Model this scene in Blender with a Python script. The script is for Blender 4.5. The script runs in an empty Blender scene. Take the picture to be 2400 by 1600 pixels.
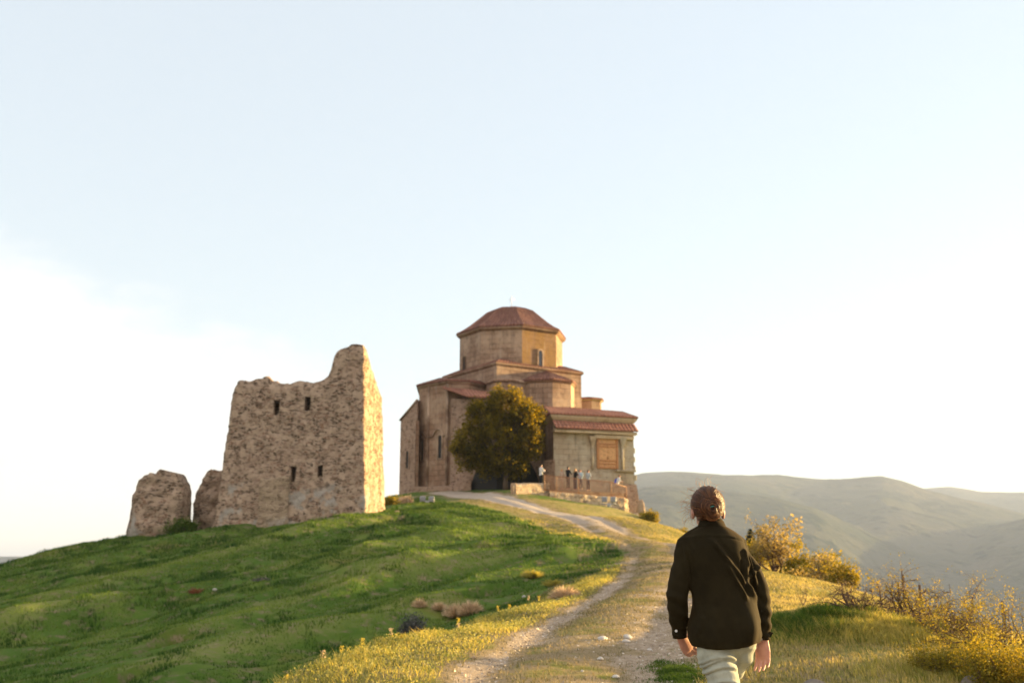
import bpy, math, random
import numpy as np
from mathutils import Vector, Matrix
R = math.radians
scene = bpy.context.scene
rng = np.random.default_rng(7)
random.seed(7)

# ------------------------------------------------------------------ camera
PITCH = R(12.0); FPX = 2333.33; CAMZ = 1.5
cam = bpy.data.objects.new('camera', bpy.data.cameras.new('camera'))
scene.collection.objects.link(cam)
cam.location = (0, 0, CAMZ)
cam.rotation_euler = (R(90) + PITCH, 0, 0)
cam.data.sensor_width = 36; cam.data.lens = 35
cam.data.clip_start = 0.1; cam.data.clip_end = 90000
cam.data.dof.use_dof = True
cam.data.dof.focus_distance = 5.35
cam.data.dof.aperture_fstop = 3.2
scene.camera = cam
scene.render.resolution_x = 1024; scene.render.resolution_y = 682

# ------------------------------------------------------------------ world, sun, exposure
SUN_AZ = R(66); SUN_EL = R(7.2)          # azimuth to the right of the view direction
world = bpy.data.worlds.new('World'); scene.world = world; world.use_nodes = True
wn = world.node_tree.nodes; wl = world.node_tree.links
bg = wn['Background']; bg.inputs['Strength'].default_value = 0.050
sky = wn.new('ShaderNodeTexSky'); sky.sky_type = 'NISHITA'; sky.sun_disc = False
sky.sun_elevation = SUN_EL; sky.sun_rotation = SUN_AZ
sky.air_density = 1.0; sky.dust_density = 0.6; sky.ozone_density = 1.0

def wmath(op, a, b=None, c=None):
    n = wn.new('ShaderNodeMath'); n.operation = op
    for i, v in enumerate((a, b, c)):
        if v is None: continue
        if isinstance(v, (int, float)): n.inputs[i].default_value = v
        else: wl.new(v, n.inputs[i])
    return n.outputs[0]
tc = wn.new('ShaderNodeTexCoord'); sep = wn.new('ShaderNodeSeparateXYZ')
wl.new(tc.outputs['Generated'], sep.inputs[0])
yy = wmath('MAXIMUM', sep.outputs[1], 0.05)
cu = wmath('DIVIDE', sep.outputs[0], yy); cv = wmath('DIVIDE', sep.outputs[2], yy)
comb = wn.new('ShaderNodeCombineXYZ')
wl.new(cu, comb.inputs[0]); wl.new(wmath('MULTIPLY', cv, 2.2), comb.inputs[1])
nz = wn.new('ShaderNodeTexNoise'); nz.inputs['Scale'].default_value = 5.5; nz.inputs['Detail'].default_value = 6
nz.inputs['Roughness'].default_value = 0.55
wl.new(comb.outputs[0], nz.inputs['Vector'])
edge = wmath('ADD', wmath('MULTIPLY', wmath('ADD', cu, 0.218), -0.47), 0.185)
dd = wmath('ADD', wmath('SUBTRACT', edge, cv), wmath('MULTIPLY', wmath('SUBTRACT', nz.outputs[0], 0.5), 0.20))
cm = wn.new('ShaderNodeMapRange'); cm.interpolation_type = 'SMOOTHSTEP'
wl.new(dd, cm.inputs[0]); cm.inputs[1].default_value = -0.015; cm.inputs[2].default_value = 0.055
nz2 = wn.new('ShaderNodeTexNoise'); nz2.inputs['Scale'].default_value = 3.2; nz2.inputs['Detail'].default_value = 4
cmb2 = wn.new('ShaderNodeCombineXYZ'); wl.new(wmath('ADD', cu, wmath('MULTIPLY', cv, 1.2)), cmb2.inputs[0]); wl.new(wmath('MULTIPLY', cv, 4.5), cmb2.inputs[1])
wl.new(cmb2.outputs[0], nz2.inputs['Vector'])
cloud_amt = wmath('MULTIPLY', wmath('MULTIPLY', cm.outputs[0], 0.92),
                  wmath('ADD', 0.12, wmath('MULTIPLY', nz2.outputs[0], 1.45)))
front = wn.new('ShaderNodeMapRange'); wl.new(sep.outputs[1], front.inputs[0]); front.inputs[1].default_value = 0.05; front.inputs[2].default_value = 0.3
cloud_amt = wmath('MULTIPLY', cloud_amt, front.outputs[0])
cmin = wmath('MINIMUM', cloud_amt, 1.0)
mix = wn.new('ShaderNodeMix'); mix.data_type = 'RGBA'
wl.new(cmin, mix.inputs['Factor'])
# thin even milk over the clear sky: desaturates it as high haze does
milk = wn.new('ShaderNodeMix'); milk.data_type = 'RGBA'; milk.inputs['Factor'].default_value = 0.6
wl.new(sky.outputs[0], milk.inputs['A'])
milk.inputs['B'].default_value = (3.75, 4.08, 4.35, 1)
wl.new(milk.outputs['Result'], mix.inputs['A']); mix.inputs['B'].default_value = (4.05, 4.05, 3.98, 1)
# unseen bright cloud bank added behind the camera to lift the shaded faces
bk = wn.new('ShaderNodeMapRange'); bk.interpolation_type = 'SMOOTHSTEP'; wl.new(sep.outputs[1], bk.inputs[0]); bk.inputs[1].default_value = 0.1; bk.inputs[2].default_value = -0.5
nz3 = wn.new('ShaderNodeTexNoise'); nz3.inputs['Scale'].default_value = 3.0; nz3.inputs['Detail'].default_value = 4; wl.new(tc.outputs['Generated'], nz3.inputs['Vector'])
bamt = wmath('MULTIPLY', bk.outputs[0], wmath('MINIMUM', wmath('ADD', nz3.outputs[0], 0.35), 1.0))
mixb = wn.new('ShaderNodeMix'); mixb.data_type = 'RGBA'; wl.new(bamt, mixb.inputs['Factor'])
wl.new(mix.outputs['Result'], mixb.inputs['A']); mixb.inputs['B'].default_value = (5.4, 5.0, 4.7, 1)
wl.new(mixb.outputs['Result'], bg.inputs['Color'])

sun = bpy.data.objects.new('sun', bpy.data.lights.new('sun', 'SUN'))
scene.collection.objects.link(sun)
sun.data.energy = 5.0; sun.data.angle = R(0.6); sun.data.color = (1.0, 0.71, 0.30)
SDIR = Vector((math.sin(SUN_AZ) * math.cos(SUN_EL), math.cos(SUN_AZ) * math.cos(SUN_EL), math.sin(SUN_EL)))
sun.rotation_euler = SDIR.to_track_quat('Z', 'Y').to_euler()
sun.location = (60, 40, 40)
vs = scene.view_settings
scene.display_settings.display_device = 'sRGB'
vs.view_transform = 'Standard'; vs.look = 'None'; vs.gamma = 1; vs.exposure = 2.5; vs.use_curve_mapping = False
scene.cycles.max_bounces = 6; scene.cycles.diffuse_bounces = 3; scene.cycles.transmission_bounces = 4
scene.cycles.volume_bounces = 1; scene.cycles.transparent_max_bounces = 8
scene.cycles.use_denoising = True

# ------------------------------------------------------------------ pixel geometry (source photograph 2400x1600)
def ray(px, py):
    u = (px - 1200) / FPX; v = (800 - py) / FPX
    return (u, math.cos(PITCH) - v * math.sin(PITCH), math.sin(PITCH) + v * math.cos(PITCH))
def P(px, py, d):
    r = ray(px, py); t = d / r[1]
    return Vector((r[0] * t, d, CAMZ + r[2] * t))
def ZR(py, d): return P(1200, py, d).z
def X(px, d, py=1150): return P(px, py, d).x

# ------------------------------------------------------------------ helpers
def link(name, me, mat=None, parent=None, smooth=False):
    o = bpy.data.objects.new(name, me); scene.collection.objects.link(o)
    if mat is not None: me.materials.append(mat)
    if parent is not None: o.parent = parent
    if smooth: me.polygons.foreach_set('use_smooth', np.ones(len(me.polygons), bool))
    return o
def mesh_np(name, V, F, mat=None, parent=None, smooth=False, uv=None, attrs=None):
    """V (n,3); F (m,k) equal-size faces, or a list of such arrays"""
    V = np.asarray(V, dtype=np.float32)
    Fs = F if isinstance(F, list) else [F]
    Fs = [np.asarray(f, dtype=np.int32) for f in Fs if len(f)]
    me = bpy.data.meshes.new(name)
    me.vertices.add(len(V)); me.vertices.foreach_set('co', V.ravel())
    nl = sum(f.size for f in Fs); npoly = sum(len(f) for f in Fs)
    me.loops.add(nl); me.loops.foreach_set('vertex_index', np.concatenate([f.ravel() for f in Fs]))
    me.polygons.add(npoly)
    tot = np.concatenate([np.full(len(f), f.shape[1], np.int32) for f in Fs])
    start = np.concatenate([[0], np.cumsum(tot)[:-1]]).astype(np.int32)
    me.polygons.foreach_set('loop_start', start)
    if uv is not None:
        l = me.uv_layers.new(name='UVMap'); l.data.foreach_set('uv', np.asarray(uv, np.float32).ravel())
    if attrs:
        for k, a in attrs.items():
            at = me.attributes.new(k, 'FLOAT', 'POINT'); at.data.foreach_set('value', np.asarray(a, np.float32))
    me.update(calc_edges=True); me.validate()
    return link(name, me, mat, parent, smooth)
def mesh_py(name, V, F, mat=None, parent=None, smooth=False, uvs=None):
    me = bpy.data.meshes.new(name); me.from_pydata([tuple(v) for v in V], [], F)
    if uvs is not None:
        l = me.uv_layers.new(name='UVMap')
        for i, u in enumerate(uvs): l.data[i].uv = u
    me.update(); return link(name, me, mat, parent, smooth)
def empty(name, loc=(0, 0, 0), rz=0):
    o = bpy.data.objects.new(name, None); scene.collection.objects.link(o)
    o.location = loc; o.rotation_euler = (0, 0, rz); o.empty_display_size = 0.2
    return o
def tag(o, label=None, cat=None, group=None, kind=None):
    if label: o['label'] = label
    if cat: o['category'] = cat
    if group: o['group'] = group
    if kind: o['kind'] = kind
    return o

# smooth value noise, vectorised
_perm = np.random.default_rng(11).random(65536).astype(np.float32)
def _h3(i, j, k):
    h = (i * 73856093) ^ (j * 19349663) ^ (k * 83492791)
    return _perm[(h ^ (h >> 13)) & 65535]
def vnoise(x, y, z=None):
    x = np.asarray(x, float); y = np.asarray(y, float)
    z = np.zeros_like(x) if z is None else np.asarray(z, float)
    i = np.floor(x).astype(np.int64); j = np.floor(y).astype(np.int64); k = np.floor(z).astype(np.int64)
    fx = x - i; fy = y - j; fz = z - k
    fx = fx * fx * fx * (fx * (fx * 6 - 15) + 10); fy = fy * fy * fy * (fy * (fy * 6 - 15) + 10); fz = fz * fz * fz * (fz * (fz * 6 - 15) + 10)
    r = 0
    for a in (0, 1):
        wa = fx if a else 1 - fx
        for b in (0, 1):
            wb = fy if b else 1 - fy
            for c in (0, 1):
                wc = fz if c else 1 - fz
                r = r + wa * wb * wc * _h3(i + a, j + b, k + c)
    return r * 2 - 1
def fbm(x, y, z=None, oct=4, gain=0.5):
    s = 0; a = 1.0; f = 1.0; t = 0
    for o in range(oct):
        s = s + a * vnoise(np.asarray(x) * f + 17.3 * o, np.asarray(y) * f - 9.1 * o, None if z is None else np.asarray(z) * f + 3.7 * o)
        t += a; a *= gain; f *= 2.03
    return s / t
def sstep(a, b, x):
    t = np.clip((x - a) / (b - a), 0, 1); return t * t * (3 - 2 * t)
# ------------------------------------------------------------------ materials
class NT:
    def __init__(s, name):
        s.m = bpy.data.materials.new(name); s.m.use_nodes = True
        s.n = s.m.node_tree.nodes; s.l = s.m.node_tree.links
        s.bsdf = s.n['Principled BSDF']; s.out = s.n['Material Output']
    def node(s, t, **kw):
        n = s.n.new(t)
        for k, v in kw.items(): setattr(n, k, v)
        return n
    def set(s, sock, v):
        if isinstance(v, bpy.types.NodeSocket): s.l.new(v, sock)
        elif v is not None:
            if isinstance(v, (tuple, list)) and len(v) == 3 and sock.type == 'RGBA': v = (*v, 1)
            sock.default_value = v
    def coord(s, kind='Object'): return s.node('ShaderNodeTexCoord').outputs[kind]
    def mapping(s, vec, scale=(1, 1, 1), loc=(0, 0, 0), rot=(0, 0, 0)):
        n = s.node('ShaderNodeMapping'); s.set(n.inputs['Vector'], vec)
        n.inputs['Scale'].default_value = scale; n.inputs['Location'].default_value = loc; n.inputs['Rotation'].default_value = rot
        return n.outputs[0]
    def noise(s, vec, scale=1, detail=4, rough=0.55, dist=0):
        n = s.node('ShaderNodeTexNoise'); s.set(n.inputs['Vector'], vec); n.inputs['Scale'].default_value = scale
        n.inputs['Detail'].default_value = detail; n.inputs['Roughness'].default_value = rough; n.inputs['Distortion'].default_value = dist
        return n.outputs[0]
    def voro(s, vec, scale=1, feature='F1', out='Distance', rnd=1):
        n = s.node('ShaderNodeTexVoronoi', feature=feature); s.set(n.inputs['Vector'], vec); n.inputs['Scale'].default_value = scale
        n.inputs['Randomness'].default_value = rnd
        return n.outputs[out]
    def ramp(s, f, stops, interp='LINEAR'):
        n = s.node('ShaderNodeValToRGB'); s.set(n.inputs[0], f); e = n.color_ramp.elements; n.color_ramp.interpolation = interp
        while len(e) < len(stops): e.new(0.5)
        for q, (p, c) in zip(e, stops): q.position = p; q.color = (*c, 1) if len(c) == 3 else c
        return n.outputs[0]
    def mix(s, f, a, b, mode='MIX'):
        n = s.node('ShaderNodeMix', data_type='RGBA', blend_type=mode)
        s.set(n.inputs['Factor'], f); s.set(n.inputs['A'], a); s.set(n.inputs['B'], b)
        return n.outputs['Result']
    def math(s, op, a, b=None, clamp=False):
        n = s.node('ShaderNodeMath', operation=op, use_clamp=clamp); s.set(n.inputs[0], a)
        if b is not None: s.set(n.inputs[1], b)
        return n.outputs[0]
    def rng(s, v, a, b, c=0, d=1):
        n = s.node('ShaderNodeMapRange', interpolation_type='SMOOTHSTEP'); s.set(n.inputs[0], v)
        for i, q in enumerate((a, b, c, d)): n.inputs[i + 1].default_value = q
        return n.outputs[0]
    def attr(s, name, out='Fac'):
        n = s.node('ShaderNodeAttribute', attribute_name=name); return n.outputs[out]
    def bump(s, h, strength=0.5, dist=0.05, normal=None):
        n = s.node('ShaderNodeBump'); s.set(n.inputs['Height'], h); n.inputs['Strength'].default_value = strength
        n.inputs['Distance'].default_value = dist
        if normal is not None: s.set(n.inputs['Normal'], normal)
        return n.outputs[0]
    def fin(s, color=None, rough=0.85, normal=None, spec=0.2, **kw):
        b = s.bsdf
        if color is not None: s.set(b.inputs['Base Color'], color)
        s.set(b.inputs['Roughness'], rough); b.inputs['Specular IOR Level'].default_value = spec
        if normal is not None: s.set(b.inputs['Normal'], normal)
        for k, v in kw.items(): s.set(b.inputs[k], v)
        return s.m

def plain(name, col, rough=0.7, var=0.15, scale=8, spec=0.25, metal=0, bump=0.0):
    t = NT(name); c = t.coord()
    n = t.noise(c, scale, 5)
    a = tuple(x * (1 - var) for x in col); b = tuple(min(1, x * (1 + var)) for x in col)
    return t.fin(t.ramp(n, [(0.3, a), (0.7, b)]), rough, t.bump(n, bump, 0.02) if bump else None, spec, Metallic=metal)

def ashlar(name, c1, c2, c3, row=0.46, bw=0.9, stain=0.5, lichen=0.0, mort=0.62):
    """coursed stone blocks on metre UVs, weathered"""
    t = NT(name); uv = t.coord('UV'); ob = t.coord('Object')
    wob = t.noise(ob, 1.2, 3)
    br = t.node('ShaderNodeTexBrick'); t.set(br.inputs['Vector'], uv)
    br.inputs['Scale'].default_value = 1; br.inputs['Row Height'].default_value = row; br.inputs['Brick Width'].default_value = bw
    br.inputs['Mortar Size'].default_value = 0.026; br.inputs['Mortar Smooth'].default_value = 0.3; br.inputs['Bias'].default_value = 0.1
    t.set(br.inputs['Color1'], c1); t.set(br.inputs['Color2'], c2); t.set(br.inputs['Mortar'], tuple(x * mort for x in c2))
    big = t.noise(ob, 0.35, 6, 0.62); mid = t.noise(ob, 1.7, 6, 0.65); fine = t.noise(ob, 9, 5, 0.7)
    col = t.mix(t.rng(big, 0.42, 0.62), br.outputs[0], c3)
    col = t.mix(t.math('MULTIPLY', t.rng(mid, 0.5, 0.72), stain), col, (0.11, 0.075, 0.05))
    streak = t.noise(t.mapping(ob, (2.6, 2.6, 0.22)), 1.0, 5, 0.6)
    col = t.mix(t.math('MULTIPLY', t.rng(streak, 0.52, 0.7), stain * 0.8), col, (0.07, 0.055, 0.045))
    col = t.mix(t.math('MULTIPLY', t.rng(streak, 0.42, 0.28), 0.35), col, (0.42, 0.36, 0.30))
    if lichen:
        ln = t.noise(t.mapping(ob, (0.9, 0.9, 0.55)), 1.0, 6, 0.68)
        col = t.mix(t.math('MULTIPLY', t.rng(ln, 0.40, 0.56), lichen), col, (0.29, 0.165, 0.045))
    col = t.mix(t.math('MULTIPLY', t.rng(fine, 0.3, 0.75), 0.35), col, t.mix(0.5, col, (0.05, 0.04, 0.03)))
    h = t.math('ADD', t.math('MULTIPLY', br.outputs['Fac'], -0.5), t.math('MULTIPLY', mid, 0.9))
    h = t.math('ADD', h, t.math('MULTIPLY', fine, 0.35))
    return t.fin(col, 0.93, t.bump(h, 0.8, 0.07), 0.1)

def rubble(name, mortar, s1, s2, s3, scale=2.6, white=0.5):
    t = NT(name); ob = t.coord('Object')
    warp = t.noise(ob, 1.7, 3)
    vec = t.node('ShaderNodeVectorMath', operation='ADD'); t.set(vec.inputs[0], t.mapping(ob, (1, 1, 2.3)))
    sc = t.node('ShaderNodeVectorMath', operation='SCALE'); 
    nn = t.node('ShaderNodeTexNoise'); t.set(nn.inputs['Vector'], ob); nn.inputs['Scale'].default_value = 2.1; nn.inputs['Detail'].default_value = 3
    t.set(sc.inputs[0], nn.outputs['Color']); sc.inputs['Scale'].default_value = 0.45
    t.l.new(sc.outputs[0], vec.inputs[1])
    v = vec.outputs[0]
    d = t.voro(v, scale, 'DISTANCE_TO_EDGE'); cell = t.voro(v, scale, 'F1', 'Color')
    sepc = t.node('ShaderNodeSeparateColor'); t.set(sepc.inputs[0], cell)
    stone = t.ramp(sepc.outputs[0], [(0.0, s1), (0.35, s2), (0.62, mortar), (0.82, s3), (1.0, s2)], 'CONSTANT')
    mask = t.rng(d, 0.03, 0.13)
    big = t.noise(ob, 0.5, 5, 0.6); mid = t.noise(ob, 3.3, 6, 0.7); fine = t.noise(ob, 13, 5, 0.7)
    mask = t.math('MULTIPLY', mask, t.rng(t.noise(ob, 2.2, 4, 0.6), 0.40, 0.56))
    col = t.mix(mask, mortar, stone)
    col = t.mix(t.math('MULTIPLY', t.rng(t.noise(t.mapping(ob, (1.3, 1.3, 4.6)), 1.7, 5, 0.65), 0.53, 0.66), 0.8), col, s1)
    col = t.mix(t.math('MULTIPLY', t.rng(big, 0.5, 0.7), 0.5), col, s3)
    # lime plaster remains low on the wall
    sz = t.node('ShaderNodeSeparateXYZ'); t.set(sz.inputs[0], ob)
    low = t.rng(t.math('ADD', sz.outputs[2], t.math('MULTIPLY', big, 2.0)), 4.9, 4.3)
    col = t.mix(t.math('MULTIPLY', t.math('MULTIPLY', low, t.rng(t.noise(ob, 0.62, 5, 0.62), 0.50, 0.58)), white), col, (0.40, 0.36, 0.31))
    col = t.mix(t.math('MULTIPLY', t.rng(fine, 0.35, 0.8), 0.4), col, t.mix(0.6, col, (0.03, 0.02, 0.015)))
    h = t.math('ADD', t.math('MULTIPLY', mask, 0.7), t.math('ADD', t.math('MULTIPLY', mid, 1.2), t.math('MULTIPLY', fine, 0.4)))
    return t.fin(col, 0.95, t.bump(h, 0.8, 0.085), 0.08)

def tiles(name, c1, c2):
    t = NT(name); uv = t.coord('UV'); ob = t.coord('Object')
    br = t.node('ShaderNodeTexBrick'); t.set(br.inputs['Vector'], t.mapping(uv, (1, 1, 1), rot=(0, 0, R(90))))
    br.inputs['Scale'].default_value = 1; br.inputs['Row Height'].default_value = 0.34; br.inputs['Brick Width'].default_value = 0.42
    br.inputs['Mortar Size'].default_value = 0.03; br.offset = 0
    t.set(br.inputs['Color1'], c1); t.set(br.inputs['Color2'], c2); t.set(br.inputs['Mortar'], (0.09, 0.035, 0.025))
    n = t.noise(ob, 1.1, 5, 0.65); f = t.noise(ob, 7, 4)
    col = t.mix(t.math('MULTIPLY', t.rng(n, 0.5, 0.7), 0.6), br.outputs[0], (0.10, 0.055, 0.04))
    col = t.mix(t.math('MULTIPLY', t.rng(f, 0.5, 0.8), 0.4), col, (0.36, 0.20, 0.14))
    return t.fin(col, 0.88, t.bump(t.math('ADD', f, t.math('MULTIPLY', br.outputs['Fac'], -0.5)), 0.5, 0.03), 0.15)

M = {}
M['church'] = ashlar('church_stone', (0.38, 0.252, 0.17), (0.27, 0.17, 0.115), (0.45, 0.32, 0.225))
M['church_red'] = ashlar('church_stone_red', (0.34, 0.21, 0.138), (0.26, 0.155, 0.10), (0.39, 0.27, 0.185))
M['lichen'] = ashlar('lichen_stone', (0.32, 0.19, 0.115), (0.27, 0.16, 0.10), (0.32, 0.19, 0.10), lichen=0.5)
M['porch'] = ashlar('porch_stone', (0.42, 0.35, 0.25), (0.36, 0.285, 0.195), (0.44, 0.38, 0.28), stain=0.45, mort=0.88)
M['pale'] = ashlar('pale_cornice', (0.58, 0.45, 0.31), (0.53, 0.41, 0.27), (0.62, 0.50, 0.35), row=3, bw=1.1, stain=0.25)
M['chapel'] = rubble('chapel_rubble', (0.40, 0.275, 0.20), (0.20, 0.13, 0.09), (0.33, 0.205, 0.14), (0.35, 0.235, 0.165), 2.2, 0)
M['ruin'] = rubble('ruin_rubble', (0.43, 0.315, 0.225), (0.095, 0.064, 0.045), (0.27, 0.16, 0.105), (0.32, 0.215, 0.15), 4.2, 0.9)
M['parapet'] = rubble('parapet_rubble', (0.52, 0.40, 0.27), (0.30, 0.20, 0.13), (0.44, 0.31, 0.20), (0.46, 0.32, 0.20), 1.7, 0)
M['tiles'] = tiles('clay_tiles', (0.27, 0.13, 0.092), (0.17, 0.080, 0.06))
M['tiles_new'] = tiles('clay_tiles_bright', (0.39, 0.18, 0.12), (0.31, 0.135, 0.09))
M['wood'] = plain('door_wood', (0.52, 0.29, 0.13), 0.6, 0.25, 6)
M['wood_dark'] = plain('door_wood_dark', (0.40, 0.19, 0.08), 0.6, 0.25, 6)
M['dark'] = plain('dark_pane_and_shade', (0.012, 0.011, 0.011), 0.5, 0.2)  # window panes, and the painted shade behind the tree
M['glassy'] = plain('old_window_glass', (0.05, 0.055, 0.065), 0.15, 0.2, spec=0.5)
M['lead'] = plain('lead_pipe', (0.30, 0.27, 0.26), 0.5, 0.15, metal=0.3)
M['iron'] = plain('rusty_iron', (0.32, 0.16, 0.08), 0.7, 0.3, 12)
M['steel'] = plain('grey_painted_steel', (0.30, 0.30, 0.31), 0.45, 0.1, spec=0.5)
M['lamp_glass'] = plain('lamp_glass', (0.20, 0.20, 0.22), 0.2, 0.1, spec=0.6)
M['whitemetal'] = plain('pale_cross_metal', (0.72, 0.72, 0.70), 0.4, 0.05, metal=0.2)
M['bark'] = plain('bark', (0.085, 0.06, 0.042), 0.9, 0.35, 14, bump=0.6)
M['twig'] = plain('twig_bark', (0.105, 0.062, 0.045), 0.9, 0.3, 30)
M['postwood'] = plain('weathered_post', (0.10, 0.06, 0.042), 0.9, 0.3, 20, bump=0.5)

def rockmat(name, a, b, lich=(0.3, 0.3, 0.26)):
    t = NT(name); ob = t.coord(); n = t.noise(ob, 3, 8, 0.65); f = t.noise(ob, 16, 6, 0.7)
    col = t.mix(t.rng(n, 0.35, 0.65), a, b); col = t.mix(t.rng(f, 0.55, 0.7), col, lich)
    return t.fin(col, 0.9, t.bump(t.math('ADD', n, t.math('MULTIPLY', f, 0.5)), 0.9, 0.05), 0.15)
M['rock_grey'] = rockmat('grey_boulder', (0.15, 0.125, 0.10), (0.24, 0.20, 0.16), (0.26, 0.22, 0.15))
M['rock_pale'] = rockmat('pale_stone', (0.50, 0.45, 0.40), (0.62, 0.58, 0.53), (0.4, 0.36, 0.3))
M['rock_brown'] = rockmat('brown_rock', (0.30, 0.20, 0.13), (0.40, 0.29, 0.19), (0.2, 0.14, 0.09))
M['rock_red'] = rockmat('red_earth_clod', (0.16, 0.055, 0.025), (0.24, 0.09, 0.035), (0.1, 0.05, 0.03))

def leafmat(name, dark, light, trans=0.45, tcol=None, rough=0.6):
    t = NT(name); r = t.attr('rnd')
    col = t.ramp(r, [(0.0, dark), (1.0, light)])
    t.fin(col, rough, None, 0.15)
    tr = t.node('ShaderNodeBsdfTranslucent'); tc_ = t.mix(1.0, col, tcol or (1.5, 1.25, 0.5), 'MULTIPLY'); t.set(tr.inputs[0], tc_)
    ms = t.node('ShaderNodeMixShader'); ms.inputs[0].default_value = trans
    t.l.new(t.bsdf.outputs[0], ms.inputs[1]); t.l.new(tr.outputs[0], ms.inputs[2]); t.l.new(ms.outputs[0], t.out.inputs[0])
    return t.m
M['tree_leaf'] = leafmat('church_tree_leaf', (0.010, 0.017, 0.004), (0.18, 0.155, 0.018), 0.5, (3.2, 2.3, 0.5))
M['grass_shade'] = leafmat('hill_grass_blade', (0.026, 0.068, 0.009), (0.175, 0.235, 0.042), 0.35, (1.3, 1.3, 0.6))
M['grass_gold'] = leafmat('verge_grass_blade', (0.16, 0.19, 0.040), (0.56, 0.45, 0.14), 0.42, (1.3, 1.15, 0.5))
M['grass_dry'] = leafmat('meadow_grass_blade', (0.14, 0.15, 0.04), (0.52, 0.41, 0.17), 0.4, (1.3, 1.15, 0.7))
M['grass_green'] = leafmat('lush_grass_blade', (0.030, 0.072, 0.012), (0.11, 0.165, 0.03), 0.45, (1.5, 1.4, 0.6))
M['straw'] = leafmat('dry_tussock_blade', (0.34, 0.25, 0.16), (0.78, 0.62, 0.43), 0.35, (1.3, 1.1, 0.8))
M['bush_leaf'] = leafmat('thorn_bush_leaf', (0.10, 0.11, 0.015), (0.30, 0.25, 0.04), 0.5, (1.7, 1.3, 0.5))
M['bush_pale'] = leafmat('budding_bush_leaf', (0.17, 0.15, 0.065), (0.38, 0.31, 0.15), 0.5, (1.5, 1.2, 0.6))
M['bush_grey'] = leafmat('grey_shrub_leaf', (0.045, 0.05, 0.042), (0.16, 0.15, 0.14), 0.2, (1, 1, 1))
M['conifer'] = leafmat('dark_conifer_needle', (0.01, 0.02, 0.012), (0.03, 0.05, 0.03), 0.1, (1, 1, 1))
M['plaster'] = rubble('old_plaster', (0.40, 0.30, 0.205), (0.22, 0.155, 0.105), (0.31, 0.22, 0.15), (0.36, 0.265, 0.18), 2.4, .6)
M['grass_track'] = leafmat('trodden_grass_blade', (0.10, 0.10, 0.035), (0.34, 0.265, 0.165), 0.3, (1.2, 1.1, .7))
M['gravel'] = leafmat('gravel_chip', (0.28, 0.22, 0.17), (0.62, 0.54, 0.46), 0.0)
M['herb'] = leafmat('verge_herb_leaf', (0.17, 0.20, 0.040), (0.50, 0.45, 0.17), 0.4, (1.3, 1.1, 0.5))
M['flower'] = leafmat('yellow_flower_head', (0.5, 0.38, 0.05), (0.75, 0.6, 0.12), 0.4, (1.2, 1.1, 0.8))
# ------------------------------------------------------------------ ground: one height field through surveyed points
PATH = [P(1290, 1690, 8.0), P(1300, 1600, 11.3), P(1390, 1500, 14.5), P(1470, 1420, 20), P(1540, 1350, 29), P(1545, 1300, 40),
        P(1490, 1265, 48), P(1405, 1235, 56), P(1320, 1208, 64), P(1220, 1182, 72), P(1110, 1165, 80), P(1035, 1153, 86)]
PATH = [Vector((-0.1, -6, -.2)), Vector((0.1, 0, 0.02))] + PATH[0:]
VERGE = [P(650, 1603, 11.3), P(898, 1500, 15), P(1150, 1440, 21), P(1300, 1388, 27), P(1470, 1330, 35)]
CP = list(PATH) + list(VERGE)
def cp(px, py, d): CP.append(P(px, py, d))
for a in ((0, 1600, 26), (0, 1450, 38), (0, 1370, 50), (300, 1600, 22), (300, 1450, 36), (300, 1335, 50), (620, 1520, 26), (600, 1450, 33), (600, 1330, 46),
          (900, 1450, 28), (900, 1350, 38), (900, 1270, 50), (900, 1210, 60), (1150, 1400, 30), (1150, 1310, 42), (1150, 1240, 54), (1150, 1188, 68),
          (1330, 1340, 36), (1330, 1290, 42), (0, 1330, 62), (130, 1292, 63), (300, 1256, 63), (510, 1234, 62), (720, 1212, 62), (905, 1192, 63),
          (1000, 1180, 74), (950, 1172, 80), (950, 1155, 90), (1030, 1152, 88), (1185, 1148, 80), (1290, 1165, 79), (1380, 1184, 80.2), (1474, 1211, 81.5),
          (1420, 1212, 70), (1500, 1232, 66), (1530, 1222, 76), (1600, 1245, 60), (1750, 1290, 42), (1790, 1335, 33), (1950, 1365, 27), (2100, 1430, 20),
          (2250, 1470, 16), (2350, 1530, 13), (2390, 1600, 11.3), (1900, 1540, 12.5), (1700, 1600, 11.3), (1750, 1450, 16), (1700, 1380, 23), (1650, 1310, 37)):
    cp(*a)
# places the photograph does not show
for a in ((-5, 0, -0.6), (-9, 4, -2.3), (-14, 12, -3.0), (-22, 4, -4.5), (-32, 20, -5.2), (-48, 30, -7), (-12, -12, -3), (6, 0, -0.4), (6, -10, -1.2), (12, 3, -2.5), (20, 10, -7),
          (-46, 60, -4.5), (-60, 60, -10), (-20, 72, 2.6), (-20, 85, 1.5), (-40, 90, -4), (-8, 95, 6.0), (0, 96, 6.2), (8, 92, 6.0), (6, 84, 5.6), (0, 110, 3), (-12, 110, 2), (10, 110, 1),
          (16, 95, -1), (20, 80, -5), (17, 68, -3.5), (18, 55, -4), (19, 42, -4.5), (17, 33, -4.0), (16.5, 26, -3.6), (15.5, 20, -3.2), (14, 16, -2.2), (28, 40, -11), (28, 20, -10),
          (28, 70, -12), (-1.5, 9, -.05), (-4.5, 10, -1.1), (-5.2, 14, -1.35), (-4.4, 18, -1.3), (-3.0, 22, -.95), (-1.2, 27, -.45), (-7, 10, -2.1), (3, 11, .1)):
    CP.append(Vector(a))
CPn = np.array([tuple(c) for c in CP])
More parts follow.
